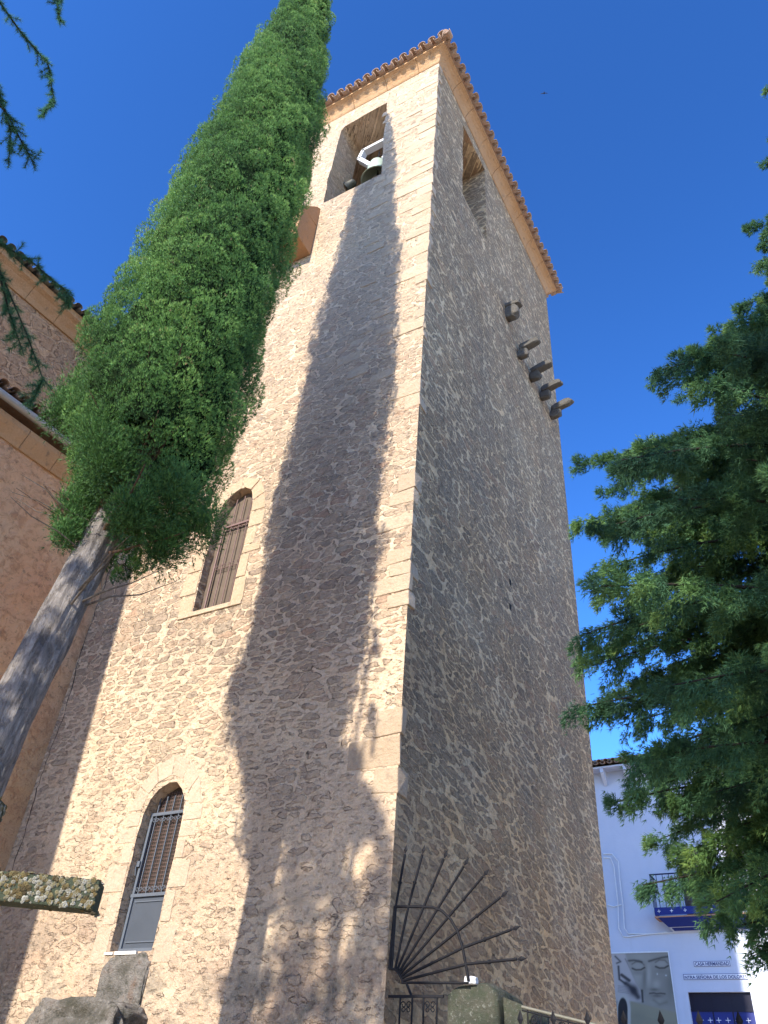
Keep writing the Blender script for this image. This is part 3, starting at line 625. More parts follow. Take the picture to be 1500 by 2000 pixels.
# ------------------------------------------------------------------ church nave on the left
nave = empty('church_nave', (-13.5, 3, 0), 'ochre rendered church nave with gutter and upper stone wall at the left', 'church')
ph = R(5.0); dN = Vector((-math.sin(ph), -math.cos(ph), 0)); nN = Vector((math.cos(ph), -math.sin(ph), 0)); c0 = Vector((XL, YF, 0)); c1 = Vector((-14.45, YF + 3, 0))
def NP(s_, o_, z_, base=c0): return base + dN * s_ + nN * o_ + Vector((0, 0, z_))
def wallstrip(mb, base, s0, s1, o0, o1, z0_, z1_, mi=0):
    vs = [NP(s, o, z, base) for z in (z0_, z1_) for o in (o0, o1) for s in (s0, s1)]
    mb.add(vs, [(0, 2, 3, 1), (4, 5, 7, 6), (0, 1, 5, 4), (2, 6, 7, 3), (0, 4, 6, 2), (1, 3, 7, 5)], mi)
def lumpy_wall(name, base, s0, s1, z0_, z1_, step, amp, mat, parent):
    from mathutils import noise as mn
    S = np.arange(s0, s1 + step * 0.5, step); Z = np.arange(z0_, z1_ + step * 0.5, step); V = []; F = []; n = len(S)
    for z in Z:
        for s in S:
            k = amp * (mn.noise(Vector((s * 1.7, z * 1.7, 3))) + 0.6 * mn.noise(Vector((s * 6, z * 6, 9))) - 0.2); V.append(NP(float(s), k, float(z), base))
    for j in range(len(Z) - 1):
        for i in range(n - 1): F.append((j * n + i, j * n + i + 1, (j + 1) * n + i + 1, (j + 1) * n + i))
    return np_mesh(name, [tuple(v) for v in V], F, mat, parent, smooth=True)
lumpy_wall('lower_wall', c0, -0.1, 9.0, 0.0, 12.4, 0.09, 0.03, M_PLAST, nave)
mb = MB(); wallstrip(mb, c0, 9.0, 20, -0.6, 0, 0, 12.4); mb.prism([NP(8.0, -0.5, 0), NP(8.0, 1.80, 0), NP(8.0, 1.50, 9.7), NP(8.0, 1.05, 17.2), NP(8.0, -0.5, 17.2)], dN * 1.6)  # wall continues; unseen buttress added, tapered to cast the tower's left shadow strip
mb.build('wall_and_shadow_buttress', M_PLAST, nave)
mb = MB()
r = random.Random(3); s_ = 0.0
while s_ < 16:
    l_ = r.uniform(0.55, 0.9)
    prof = [(0.0, 11.98), (0.04, 11.98), (0.07, 12.06), (0.15, 12.20), (0.20, 12.30), (0.20, 12.42), (0.0, 12.42)]
    A = [NP(s_ + 0.006, o, z) for o, z in prof]; B = [NP(s_ + l_ - 0.006, o, z) for o, z in prof]; n = len(prof)
    mb.add(A + B, [tuple(range(n)), tuple(range(n, 2 * n))[::-1]] + [(i, (i + 1) % n, n + (i + 1) % n, n + i) for i in range(n)]); s_ += l_
mb.build('eave_moulding', M_CORN, nave)
mb = MB()
for k in range(12):
    mb.tube([NP(k * 1.3 + 0.0, 0.33, 12.62), NP(k * 1.3 + 1.27, 0.33, 12.62)], 0.085, 10); mb.tube([NP(k * 1.3 + 1.24, 0.33, 12.62), NP(k * 1.3 + 1.32, 0.33, 12.62)], 0.093, 10)
mb.build('gutter', M_GUT, nave)
mb = MB()
for i in range(56):
    s_ = 0.1 + i * 0.26
    for sgn, rad, off in ((1, 0.105, 0.05), (-1, 0.09, 0.05)):
        base_s = s_ + (0.13 if sgn < 0 else 0); vs = []; k = 7
        for q, (oo, zz) in enumerate(((0.40, 12.78), (-2.6, 13.75))):
            for i2 in range(k + 1):
                an = math.pi * i2 / k; vs.append(NP(base_s + rad * math.cos(an), oo, zz + off + sgn * rad * math.sin(an)))
        mb.add(vs, [(i2, i2 + 1, k + 2 + i2, k + 1 + i2) for i2 in range(k)], 0, True)
vs = [NP(0, 0.3, 12.72), NP(16, 0.3, 12.72), NP(16, -2.6, 13.7), NP(0, -2.6, 13.7)]; mb.add(vs, [(0, 1, 2, 3)])
mb.build('aisle_roof', M_TILE, nave)
mb = MB(); wallstrip(mb, c1, -6, 20, -0.6, 0, 0, 18.6); mb.build('upper_wall', M_NAVE_UP, nave)
mb = MB(); s_ = -5.0
while s_ < 18:
    l_ = r.uniform(0.7, 1.1); zz0 = 17.75
    prof = [(0.0, zz0), (0.05, zz0), (0.10, zz0 + 0.15), (0.22, zz0 + 0.33), (0.33, zz0 + 0.42), (0.33, zz0 + 0.60), (0.0, zz0 + 0.60)]
    A = [NP(s_ + 0.006, o, z, c1) for o, z in prof]; B = [NP(s_ + l_ - 0.006, o, z, c1) for o, z in prof]; n = len(prof)
    mb.add(A + B, [tuple(range(n)), tuple(range(n, 2 * n))[::-1]] + [(i, (i + 1) % n, n + (i + 1) % n, n + i) for i in range(n)]); s_ += l_
mb.build('upper_cornice', M_CORN, nave)
mb = MB()
for i in range(90):
    s_ = -5 + i * 0.26
    for sgn, rad in ((1, 0.105), (-1, 0.09)):
        base_s = s_ + (0.13 if sgn < 0 else 0); vs = []; k = 7
        for q, (oo, zz) in enumerate(((0.50, 18.42), (-3.6, 19.9))):
            for i2 in range(k + 1):
                an = math.pi * i2 / k; vs.append(NP(base_s + rad * math.cos(an), oo, zz + sgn * rad * math.sin(an), c1))
        mb.add(vs, [(i2, i2 + 1, k + 2 + i2, k + 1 + i2) for i2 in range(k)], 0, True)
mb.build('nave_roof', plain('grey_old_tile', (0.20, 0.19, 0.17), 0.9), nave)

# ------------------------------------------------------------------ foliage generators
def unit(v): return v / np.maximum(np.linalg.norm(v, axis=-1, keepdims=True), 1e-9)
def sprays(P, D, size, blades=3, spread=0.55, width=0.22, jit=0.35, tint=None):
    """P base points, D directions; every spray is a small fan of narrow leaf blades"""
    n = len(P); V = []; T = []
    size = np.broadcast_to(size, (n,))
    U0 = unit(np.cross(D, rng.normal(size=(n, 3))))
    for b in range(blades):
        ang = (b - (blades - 1) / 2) * spread
        d = unit(D * math.cos(ang) + U0 * math.sin(ang) + rng.normal(size=(n, 3)) * jit * 0.5)
        s_ = unit(np.cross(d, rng.normal(size=(n, 3)))) * (size * width)[:, None]
        L = (size * rng.uniform(0.7, 1.15, n))[:, None]
        V.append(np.stack([P - s_ * 0.5, P + s_ * 0.5, P + d * L], 1))
        if tint is not None: T.append(np.repeat(tint[:, None] + rng.uniform(-0.06, 0.06, (n, 1)), 3, 1))
    V = np.concatenate(V, 0).reshape(-1, 3); F = np.arange(len(V)).reshape(-1, 3)
    return V, F, (np.concatenate(T, 0).reshape(-1) if tint is not None else None)

# ------------------------------------------------------------------ the slender cypress
def cypress():
    base = Vector((-7.05, 4.75, 0.3))
    t = empty('cypress_tree', base, 'tall slender green cypress with bare silvery trunk before the tower', 'tree')
    rr = 8.77
    tab = np.array([[6.7, 0.15, -53.3], [7.3, 0.75, -53.4], [7.9, 1.5, -53.9], [8.4, 2.05, -54.5], [9.2, 2.45, -55.2], [10.2, 2.55, -55.1], [12.0, 2.5, -54.7], [13.6, 2.5, -54.6], [15.6, 2.4, -53.9], [18.0, 2.3, -53.7], [19.5, 2.12, -53.6], [21.0, 1.85, -53.8], [22.8, 1.55, -53.9], [24.2, 1.3, -53.8], [25.5, 1.1, -53.8], [27.0, 0.75, -53.7], [28.6, 0.05, -53.7]])
    rad = lambda z: np.interp(z, tab[:, 0], tab[:, 1]) / 2
    def cen(z):
        a_ = np.radians(np.interp(z, tab[:, 0], tab[:, 2]) + 0.35); return np.stack([rr * np.sin(a_), rr * np.cos(a_)], -1)
    # rounded upright lumps of foliage laid evenly over the spire, each covered with sprays
    zs = []; ph = []; z = 7.0; row = 0
    while z < 28.5:
        r_ = float(rad(z)); n_ = max(3, int(2 * np.pi * r_ / 0.20)); o0 = rng.uniform(0, 6.28)
        for k in range(n_): zs.append(z + rng.normal(0, 0.11)); ph.append(o0 + 2 * np.pi * k / n_ + rng.normal(0, 0.30 / n_ * 2))
        z += 0.20; row += 1
    zs = np.array(zs); phi = np.array(ph); nT = len(zs)
    o = np.stack([np.cos(phi), np.sin(phi)], -1)
    lobes = 1 + 0.055 * np.sin(phi * 3 + zs * 1.3) + 0.05 * np.sin(phi * 5 - zs * 2.1) + rng.normal(0, 0.065, nT)
    Rr = rad(zs) * 0.89 * lobes; c = cen(zs); big = rng.random(nT)
    sc_ = np.clip(Rr / 0.9, 0.45, 1.0); Lt = (0.34 + 0.34 * big) * sc_; wt = (0.12 + 0.09 * big) * sc_
    P0 = np.concatenate([c + o * (Rr - wt * 1.05)[:, None], (zs - 0.15)[:, None]], 1)
    ax = unit(np.concatenate([o * rng.uniform(0.15, 0.42, (nT, 1)), np.ones((nT, 1))], 1) + rng.normal(0, 0.10, (nT, 3)))
    tuft_t = rng.uniform(0.12, 0.48, nT) + 0.10 * np.sin(zs * 0.9 + phi * 2)
    print('cypress lumps', nT)
    m_ = 165
    u = rng.uniform(0, 1, (nT, m_)) ** 0.85; th = rng.uniform(0, 2 * np.pi, (nT, m_))
    e1 = unit(np.cross(ax, [0.3, 0.2, 1.0])); e2 = np.cross(ax, e1)
    w_ = (wt[:, None] * np.sqrt(np.clip(1 - (2 * u - 0.75) ** 2 / 1.6, 0.02, 1))) * rng.uniform(0.85, 1.05, (nT, m_))
    radial = e1[:, None] * np.cos(th)[..., None] + e2[:, None] * np.sin(th)[..., None]
    P = P0[:, None] + ax[:, None] * (u * Lt[:, None])[..., None] + radial * w_[..., None]
    D = unit(ax[:, None] * (0.85 + 0.7 * u[..., None]) + radial * 0.65 + rng.normal(0, 0.16, (nT, m_, 3)))
    outw = np.concatenate([o, np.zeros((nT, 1))], 1)[:, None]
    facing = np.sum(radial * outw, -1)
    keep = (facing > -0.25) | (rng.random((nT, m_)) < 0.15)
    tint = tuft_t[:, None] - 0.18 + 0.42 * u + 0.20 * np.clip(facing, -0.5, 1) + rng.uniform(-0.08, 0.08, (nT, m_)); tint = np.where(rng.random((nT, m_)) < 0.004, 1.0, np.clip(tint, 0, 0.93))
    V, F, T = sprays(P[keep], D[keep], rng.uniform(0.032, 0.06, keep.sum()), 4, 0.45, 0.18, 0.3, tint[keep])
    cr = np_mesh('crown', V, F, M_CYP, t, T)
    # shell for the inner twigs, near-black to stand for shade inside the crown
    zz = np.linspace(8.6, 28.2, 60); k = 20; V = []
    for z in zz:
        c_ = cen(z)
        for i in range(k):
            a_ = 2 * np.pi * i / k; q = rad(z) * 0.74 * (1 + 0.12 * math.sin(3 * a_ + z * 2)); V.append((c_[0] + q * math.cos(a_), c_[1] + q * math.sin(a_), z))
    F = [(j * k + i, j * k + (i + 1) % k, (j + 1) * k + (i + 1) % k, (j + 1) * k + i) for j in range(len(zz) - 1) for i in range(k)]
    np_mesh('shaded_core', V, F, M_CORE, cr, smooth=True)
    # trunk with fluted bark
    from mathutils import noise as mn
    def tr(z):   # trunk axis
        a_ = math.radians(np.interp(z, [0, 4.8, 7.1, 9, 30], [-58.6, -57.2, -55.6, -54.6, -53.8])); return Vector((8.77 * math.sin(a_), 8.77 * math.cos(a_), z))
    V = []; k = 84; zl = np.arange(0.3, 12.0, 0.05)
    for z in zl:
        c_ = tr(z); R0 = float(np.interp(z, [0.3, 1.0, 4, 7.2, 9, 12], [0.36, 0.28, 0.235, 0.215, 0.17, 0.09]))
        for i in range(k):
            a_ = 2 * math.pi * i / k + z * 0.10; q = R0 * (1 + 0.10 * mn.noise(Vector((math.cos(a_) * 2.2, math.sin(a_) * 2.2, z * 0.45))) + 0.12 * mn.noise(Vector((math.cos(a_) * 6, math.sin(a_) * 6, z * 0.9))) + 0.07 * mn.noise(Vector((math.cos(a_) * 12, math.sin(a_) * 12, z * 1.6))) + 0.03 * mn.noise(Vector((math.cos(a_) * 30, math.sin(a_) * 30, z * 5))))
            V.append((c_.x + q * math.cos(a_), c_.y + q * math.sin(a_), z))
    F = [(j * k + i, j * k + (i + 1) % k, (j + 1) * k + (i + 1) % k, (j + 1) * k + i) for j in range(len(zl) - 1) for i in range(k)]
    tk = np_mesh('trunk', V, F, M_BARK, t, smooth=True)
    # bare lower limbs
    mb = MB(); r = random.Random(4)
    for i in range(26):
        z = r.uniform(6.9, 9.4); p = tr(z); a_ = r.uniform(-2.6, 0.9); L = r.uniform(0.5, 1.25); pts = []; d = Vector((math.cos(a_), math.sin(a_), r.uniform(0.1, 0.9))).normalized()
        for q in range(6): pts.append(p + d * (L * q / 5) + Vector((r.uniform(-.03, .03), r.uniform(-.03, .03), 0.10 * (q / 5) ** 2 * L)))
        r0 = r.uniform(0.012, 0.04); mb.tube(pts, [r0 * (1 - 0.75 * q / 5) for q in range(6)], 6)
    for i in range(5):   # the forked stems inside the crown base
        z = 7.0; a_ = i * 1.25 - 1.4; p = tr(z); pts = [p + Vector((math.cos(a_) * 0.14 * q / 2, math.sin(a_) * 0.14 * q / 2, q * 0.5)) for q in range(6)]; mb.tube(pts, [0.10 - 0.012 * q for q in range(6)], 8)
    mb.build('limb', M_BARKB, tk)
    mb = MB(); p = tr(7.05)
    pts = [p + Vector(q) for q in ((-0.15, -0.1, 0), (-0.45, -0.2, 0.05), (-0.62, -0.22, 0.3), (-0.66, -0.2, 0.62))]; mb.tube(pts, [0.022, 0.018, 0.014, 0.008], 6)
    for q in range(7):
        z = r.uniform(6.4, 7.6); p = tr(z); a_ = r.uniform(2.3, 4.6); pts = [p + Vector((math.cos(a_) * l_, math.sin(a_) * l_, 0.15 * l_ + r.uniform(-.05, .05))) for l_ in (0.15, 0.5, 0.85, 1.15)]; mb.tube(pts, [0.012, 0.009, 0.006, 0.003], 5)
    for q in range(4):
        z = r.uniform(6.0, 6.6); p = tr(z); a_ = r.uniform(-0.4, 0.5); pts = [p + Vector((math.cos(a_) * l_, math.sin(a_) * l_, 0.28 * l_ + r.uniform(-.05, .05))) for l_ in (0.15, 0.5, 0.85, 1.25)]; mb.tube(pts, [0.016, 0.012, 0.008, 0.003], 5)
    mb.build('dead_twig', bark_mat('pale_twig', (0.10, 0.08, 0.06), (0.24, 0.20, 0.16), (0.38, 0.33, 0.27)), tk)
    # low hanging tufts: left of the trunk and round the crown base
    Pn = []; Dn = []; Tn = []
    for (cx_, cy_, cz_, R0, n_) in [(-7.50, 4.72, 7.55, 0.30, 2600), (-7.62, 4.85, 8.05, 0.28, 2200), (-7.40, 4.62, 7.15, 0.18, 1200), (-6.62, 4.85, 7.35, 0.30, 2600), (-6.35, 5.1, 7.75, 0.34, 3000), (-6.5, 5.35, 7.2, 0.28, 2400), (-6.9, 4.5, 8.0, 0.35, 2400), (-7.1, 4.4, 8.4, 0.4, 2600), (-7.75, 5.1, 8.7, 0.35, 2400), (-6.25, 5.6, 7.6, 0.3, 2000), (-8.15, 4.35, 9.3, 0.28, 2000), (-8.3, 4.5, 9.8, 0.3, 2200), (-7.6, 5.6, 8.1, .35, 1800), (-8.15, 5.2, 14.15, 0.16, 700), (-8.1, 4.9, 13.2, 0.2, 900)]:
        v = unit(rng.normal(size=(n_, 3))) * (rng.random((n_, 1)) ** 0.45) * R0; v[:, 2] *= 1.35
        v *= (1 + 0.30 * np.sin(v[:, :1] * 31 / R0 * 0.3 + cz_ * 5) * np.sin(v[:, 1:2] * 9 / R0 + cx_ * 7) + 0.25 * np.sin(v[:, 2:3] * 10 / R0)); cl = rng.normal(0, 1, (n_, 3)) * 0.03
        Pn.append(v + cl + [cx_, cy_, cz_]); Dn.append(unit(v + [0, 0, 0.25] + rng.normal(0, 0.08, (n_, 3)))); Tn.append(np.clip(rng.uniform(0.15, 0.5, n_) + v[:, 2] * 0.3, 0, 0.9))
    Pn = np.concatenate(Pn); V, F, T = sprays(Pn, np.concatenate(Dn), rng.uniform(0.045, 0.08, len(Pn)), 4, 0.42, 0.15, 0.3, np.concatenate(Tn))
    np_mesh('low_tuft', V, F, M_CYP, cr, T)
cypress()

# ------------------------------------------------------------------ drooping conifers made of leafy boughs
def conifer(name, base, H, radf, nb, z0, label, mat, per=420, size=0.085, droop=0.5, seed=1, core=0.35, minr=0.12, bark=M_BARKD, group=None, tint0=(0.05, 0.6), rot_bias=None, hang=0.5, cs=0.26, blades=3, inner=0.0, cl=3.8):
    g = np.random.default_rng(seed); base = Vector(base)
    t = empty(name, base, label, 'tree', group)
    mbt = MB(); pts = [base + Vector((0.15 * math.sin(q * 0.9), 0.1 * math.cos(q * 0.7), H * q / 12)) for q in range(13)]
    mbt.tube(pts, [0.34 * (1 - q / 12.6) + 0.02 for q in range(13)], 12); tk = mbt.build('trunk', bark, t)
    P = []; D = []; T = []; mbb = MB()
    for i in range(nb):
        f = (i + g.uniform(0, 1)) / nb; z = z0 + (H - z0) * (1 - (1 - f) ** 1.0); z = min(z, H - 0.2)
        a_ = i * 2.39996 + g.normal(0, 0.25); Lb = float(radf(z)) * g.uniform(0.72, 1.06); Lb = max(Lb, minr)
        if rot_bias: Lb *= rot_bias(a_, z)
        d = np.array([math.cos(a_), math.sin(a_), 0.0]); rise = g.uniform(0.05, 0.4) * Lb * 0.5; n = 9; line = []
        for q in range(n):
            s_ = q / (n - 1); zz = z + rise * math.sin(min(1, s_ * 1.3) * math.pi / 2) - droop * Lb * 0.35 * s_ ** 2.5; sw = 0.12 * Lb * math.sin(s_ * 3 + i)
            line.append(np.array([base.x, base.y, base.z]) * [1, 1, 0] + [0, 0, 0] + d * (Lb * s_) + np.array([-d[1], d[0], 0]) * sw * 0.5 + [0, 0, base.z * 0 + zz])
        line = np.array(line); mbb.tube([Vector(p) for p in line], [max(0.006, 0.045 * (1 - 0.85 * q / (n - 1)) * min(1.5, Lb / 3)) for q in range(n)], 5)
        tb = g.uniform(*tint0)
        ncl = max(4, int(Lb * cl))   # leafy side sprays along the bough
        for c_ in range(ncl):
            s_ = core + (1.02 - core) * (c_ + g.random()) / ncl; k = s_ * (n - 1); k0 = min(int(k), n - 2); p = line[k0] + (line[k0 + 1] - line[k0]) * (k - k0)
            side = g.choice([-1, 1]); sd_ = unit(np.array([-d[1], d[0], 0]) * side * g.uniform(0.2, 1.0) + d * g.uniform(0.3, 1.0) + [0, 0, g.uniform(-hang, 0.25)])
            ln = g.uniform(0.35, 0.75) * (1.15 - 0.5 * s_) * min(1, Lb / 2.0); m_ = int(per * g.uniform(0.6, 1.1) / 6)
            u = g.random(m_); cent = p + sd_ * (u * ln)[:, None] + np.array([0, 0, -1.0]) * (hang * 0.5 * ln * u ** 2)[:, None]
            off = g.normal(0, 1, (m_, 3)) * [cs, cs, cs * 0.7] * ln * (1 - 0.45 * u)[:, None]
            P.append(cent + off); D.append(unit(sd_ * 0.8 + off / (ln * cs) * 0.45 + [0, 0, -0.25 * hang] + g.normal(0, 0.2, (m_, 3)))); T.append(np.clip(tb + 0.25 * (u - 0.4) + off[:, 2] * 0.8 + g.uniform(-0.1, 0.1, m_), 0, 1))
    P = np.concatenate(P); V, F, T = sprays(P, np.concatenate(D), g.uniform(size * 0.7, size * 1.3, len(P)), blades, 0.38, 0.14 if blades > 3 else 0.25, 0.3, np.concatenate(T))
    cr = np_mesh('crown', V, F, mat, t, T)
    if inner:
        zz = np.linspace(z0, H - 1, 40); kk = 24; V = []
        for z in zz:
            for q in range(kk):
                a_ = 2 * np.pi * q / kk; rr_ = float(radf(z)) * inner * (1 + 0.25 * math.sin(3 * a_ + z * 1.7) + 0.18 * math.sin(7 * a_ - z * 2.9)); V.append((base.x + rr_ * math.cos(a_), base.y + rr_ * math.sin(a_), z + 0.2 * math.sin(5 * a_)))
        F = [(j * kk + i, j * kk + (i + 1) % kk, (j + 1) * kk + (i + 1) % kk, (j + 1) * kk + i) for j in range(39) for i in range(kk)]
        np_mesh('shaded_core', V, F, M_CORE, cr, smooth=True); mbb.build('bough', bark, tk)  # dark opaque core standing for the shade among inner twigs
    return t
# the large dark tree at the right edge
RT = (2.6, 8.1)
zr = np.array([2.6, 3.4, 4.2, 5.4, 7.0, 8.4, 9.4, 10.4, 11.6, 13.0, 14.4, 16.5, 18.5]); rv = np.array([3.2, 3.8, 4.3, 4.8, 5.0, 4.85, 4.6, 3.9, 2.9, 1.9, 1.3, 0.8, 0.3])
def right_tree():
    g = np.random.default_rng(31); cx_, cy_ = RT; H = 18.2
    t = empty('conifer_tree', (cx_, cy_, 0.9), 'broad dark drooping conifer at the right edge in front of the white house', 'tree')
    mb = MB(); pts = [Vector((cx_ + 0.15 * math.sin(q * 0.9), cy_ + 0.1 * math.cos(q * 0.7), 0.9 + (H - 0.9) * q / 12)) for q in range(13)]
    mb.tube(pts, [0.36 * (1 - q / 12.6) + 0.02 for q in range(13)], 12); tk = mb.build('trunk', M_BARKD, t)
    P = []; D = []; T = []; mbb = MB(); up_ = np.array([0, 0, 1.0])
    # crown silhouette in image pixels; boughs are shortened until they project inside it
    oy = [0, 150, 300, 450, 560, 625, 690, 760, 830, 930, 1000, 1050, 1120, 1180, 1260, 1400, 1440, 1500, 1540, 1580, 1640, 1730, 1760, 1800, 1860, 1900, 1960]
    ox = [1580, 1560, 1545, 1520, 1500, 1420, 1300, 1250, 1240, 1130, 1180, 1120, 1160, 1160, 1105, 1125, 1190, 1225, 1240, 1200, 1280, 1270, 1330, 1360, 1430, 1480, 1560]
    def inside(p):
        q = MC @ (Vector(p) - CAM)
        if q.z <= 0.3: return True
        x_ = 750 + FPX * q.x / q.z; y_ = 1000 - FPX * q.y / q.z
        return y_ < 0 or x_ > np.interp(y_, oy, ox) or x_ < -200
    def trim_to_outline(z, phi, Lb, droop, rise):
        while Lb > 0.8:
            ok = True
            for s_ in (0.5, 0.7, 0.85, 1.0):
                zz_ = z + rise * math.sin(min(1.0, s_ * 1.15) * math.pi / 2) - droop * s_ ** 3
                for dz in (0.12, -0.12):
                    if not inside((cx_ + math.cos(phi) * Lb * s_, cy_ + math.sin(phi) * Lb * s_, zz_ + dz)): ok = False
            if ok: return Lb
            Lb *= 0.94
        return 0
    def bough(z, phi, Lb, droop, rise, dens=1.0, start=0.42, slim=1.0, force=False):
        if not force: Lb = trim_to_outline(z, phi, Lb, droop, rise)
        if Lb < 0.8: return
        d = np.array([math.cos(phi), math.sin(phi), 0.0]); sd = np.array([-d[1], d[0], 0]); n = 10; ln = []; ph_ = g.uniform(0, 6)
        for q in range(n):
            s_ = q / (n - 1); ln.append(np.array([cx_, cy_, z]) + d * (Lb * s_) + sd * 0.05 * Lb * math.sin(3 * s_ + ph_) + up_ * (rise * math.sin(min(1.0, s_ * 1.15) * math.pi / 2) - droop * s_ ** 3))
        ln = np.array(ln); mbb.tube([Vector(p) for p in ln], [max(0.005, 0.035 * (1 - 0.9 * q / (n - 1)) * min(1.4, Lb / 3.5)) for q in range(n)], 5)
        nf = int(Lb * (1 - start) * 9 * dens); tb = g.uniform(0.0, 0.42)
        for f in range(nf):
            s_ = start + (1 - start) * (f + g.random()) / nf; k = s_ * (n - 1); k0 = min(int(k), n - 2); p = ln[k0] + (ln[k0 + 1] - ln[k0]) * (k - k0); ax = unit(ln[k0 + 1] - ln[k0])
            side = g.choice([-1, 1]); e = 1 - 0.6 * max(0, (s_ - 0.6) / 0.4); fl = g.uniform(0.35, 0.62) * e * slim
            fd = unit(ax * g.uniform(0.6, 1.2) + sd * side * g.uniform(0.1, 0.9) + up_ * g.uniform(-0.8, 0.75)); wv = unit(np.cross(fd, up_ + g.normal(0, 0.35, 3))); nv = np.cross(fd, wv)
            m_ = int(170 * g.uniform(0.8, 1.2) * (0.55 + 0.45 * e)); u = g.random(m_); v = g.uniform(-1, 1, m_); wid = 0.30 * fl * np.sin(np.pi * np.clip(u * 0.85 + 0.14, 0, 1))
            pos = p + fd * (u * fl)[:, None] + wv * (v * wid)[:, None] + nv * g.normal(0, 0.035, m_)[:, None] - up_ * (0.30 * fl * u ** 2 + g.random(m_) ** 3 * 0.07)[:, None]
            P.append(pos); D.append(unit(fd * 0.9 + wv * (v * 0.8)[:, None] - up_ * 0.35 + g.normal(0, 0.22, (m_, 3)))); tf = tb + g.uniform(-0.12, 0.2); T.append(np.clip(tf + 0.22 * u + g.uniform(-0.07, 0.07, m_), 0, 1))
    # phi of the side that faces the viewpoint lies between about 110 and 290 degrees
    nb = 330
    for i in range(nb):
        f = (i + g.random()) / nb; z = 3.3 + (15.4 - 3.3) * f ** 1.05; vis = g.random() < 0.86
        if z > 9.6 and g.random() < 0.6: continue
        phi = R(g.uniform(118, 275)) if vis else R(g.uniform(-85, 118)); Lb = float(np.interp(z, zr, rv)) * (g.uniform(0.74, 1.04))
        bough(z - 0.15 * Lb, phi, Lb, g.uniform(0.25, 0.7) * Lb / 4, g.uniform(0.25, 0.6) * Lb / 4, 1.0 if vis else 0.45, 0.40 if z < 10 else 0.2)
    for i in range(46):
        z = 12.6 + 5.6 * i / 46; bough(z, i * 2.4, 1.15 - 0.85 * i / 46, 0.1, 0.25, 1.6, 0.1, 0.9, True)
    # long pointed boughs that break the outline on the left
    for (px, py, dist, z_off, n3, sl_) in ((1098, 1050, 7.2, 0.2, 4, 0.85), (1112, 935, 7.0, 0.3, 4, 0.85), (1098, 1262, 7.2, 0.2, 4, 0.9), (1175, 1585, 7.4, 0.3, 3, 0.7), (1245, 750, 6.8, 0.2, 3, 0.8), (1230, 1735, 7.6, 0.3, 2, 0.6),
            (1108, 1400, 7.2, 0.2, 4, 0.85), (1160, 1180, 7.3, 0.2, 3, 0.8), (1440, 445, 7.4, 0.3, 2, 0.65), (1425, 590, 7.2, 0.5, 3, 0.7), (1310, 690, 7.2, 0.4, 3, 0.8), (1478, 330, 7.6, 0.3, 2, 0.6), (1484, 170, 7.8, 0.2, 1, 0.5), (1465, 520, 7.4, 0.3, 3, 0.6),
            (1380, 650, 7.0, 0.3, 3, 0.8), (1205, 1480, 7.3, 0.2, 3, 0.8), (1280, 1560, 7.2, 0.3, 3, 0.8), (1300, 1650, 7.2, 0.3, 3, 0.8), (1350, 1740, 7.2, 0.3, 3, 0.8), (1400, 1820, 7.2, 0.3, 3, 0.8), (1450, 1860, 7.2, 0.3, 3, 0.8), (1478, 1885, 7.4, 0.2, 3, 0.6), (1180, 1010, 6.6, 0.2, 3, 0.8), (1240, 900, 6.6, 0.2, 3, 0.8)):
        d = Vector((px - 750, -(py - 1000), FPX)); wv = MC.transposed() @ d; k = dist / math.hypot(wv.x, wv.y); tip = Vector((wv.x * k, wv.y * k, 1.6 + wv.z * k)); phi = math.atan2(tip.y - cy_, tip.x - cx_); Lb = math.hypot(tip.y - cy_, tip.x - cx_)
        for j in range(n3): bough(tip.z - z_off + 0.1 + g.uniform(-0.35, 0.1) * (j > 0), phi + g.uniform(-0.09, 0.09) * (j > 0), (Lb - 0.12) * (1 - 0.11 * j), 0.35, 0.25 + z_off, 1.1, 0.3, sl_, True)
    P = np.concatenate(P); print('right tree sprays', len(P))
    V, F, T_ = sprays(P, np.concatenate(D), g.uniform(0.035, 0.072, len(P)), 5, 0.34, 0.13, 0.3, np.concatenate(T))
    cr = np_mesh('crown', V, F, M_TREE, t, T_); mbb.build('bough', M_BARKD, tk)
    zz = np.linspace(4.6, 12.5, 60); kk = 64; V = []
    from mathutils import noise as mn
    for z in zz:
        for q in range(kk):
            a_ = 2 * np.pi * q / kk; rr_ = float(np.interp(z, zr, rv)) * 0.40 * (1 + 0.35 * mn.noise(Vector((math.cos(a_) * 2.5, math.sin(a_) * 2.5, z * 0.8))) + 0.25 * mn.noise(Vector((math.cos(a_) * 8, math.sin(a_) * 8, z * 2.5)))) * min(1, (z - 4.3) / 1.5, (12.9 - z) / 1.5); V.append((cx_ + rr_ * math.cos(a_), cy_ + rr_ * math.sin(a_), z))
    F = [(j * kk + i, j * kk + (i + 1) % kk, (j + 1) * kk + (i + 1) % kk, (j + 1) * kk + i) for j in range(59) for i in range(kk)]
    np_mesh('shaded_core', V, F, M_CORE, cr, smooth=True)  # near-black core keeps the crown opaque and stands for its shaded depth
right_tree()
# unseen tree added behind the viewpoint to shade the right tree and the tower foot
conifer('conifer_tree', (-0.2, -8.5, 0), 18.5, lambda z: np.interp(z, [2, 6, 12, 15, 18], [3.2, 3.6, 3.2, 1.9, 0.2]), 62, 6.0, 'tall unseen conifer added behind the viewpoint to shade the right tree', M_TREE, per=110, size=0.30, seed=5, hang=0.6)

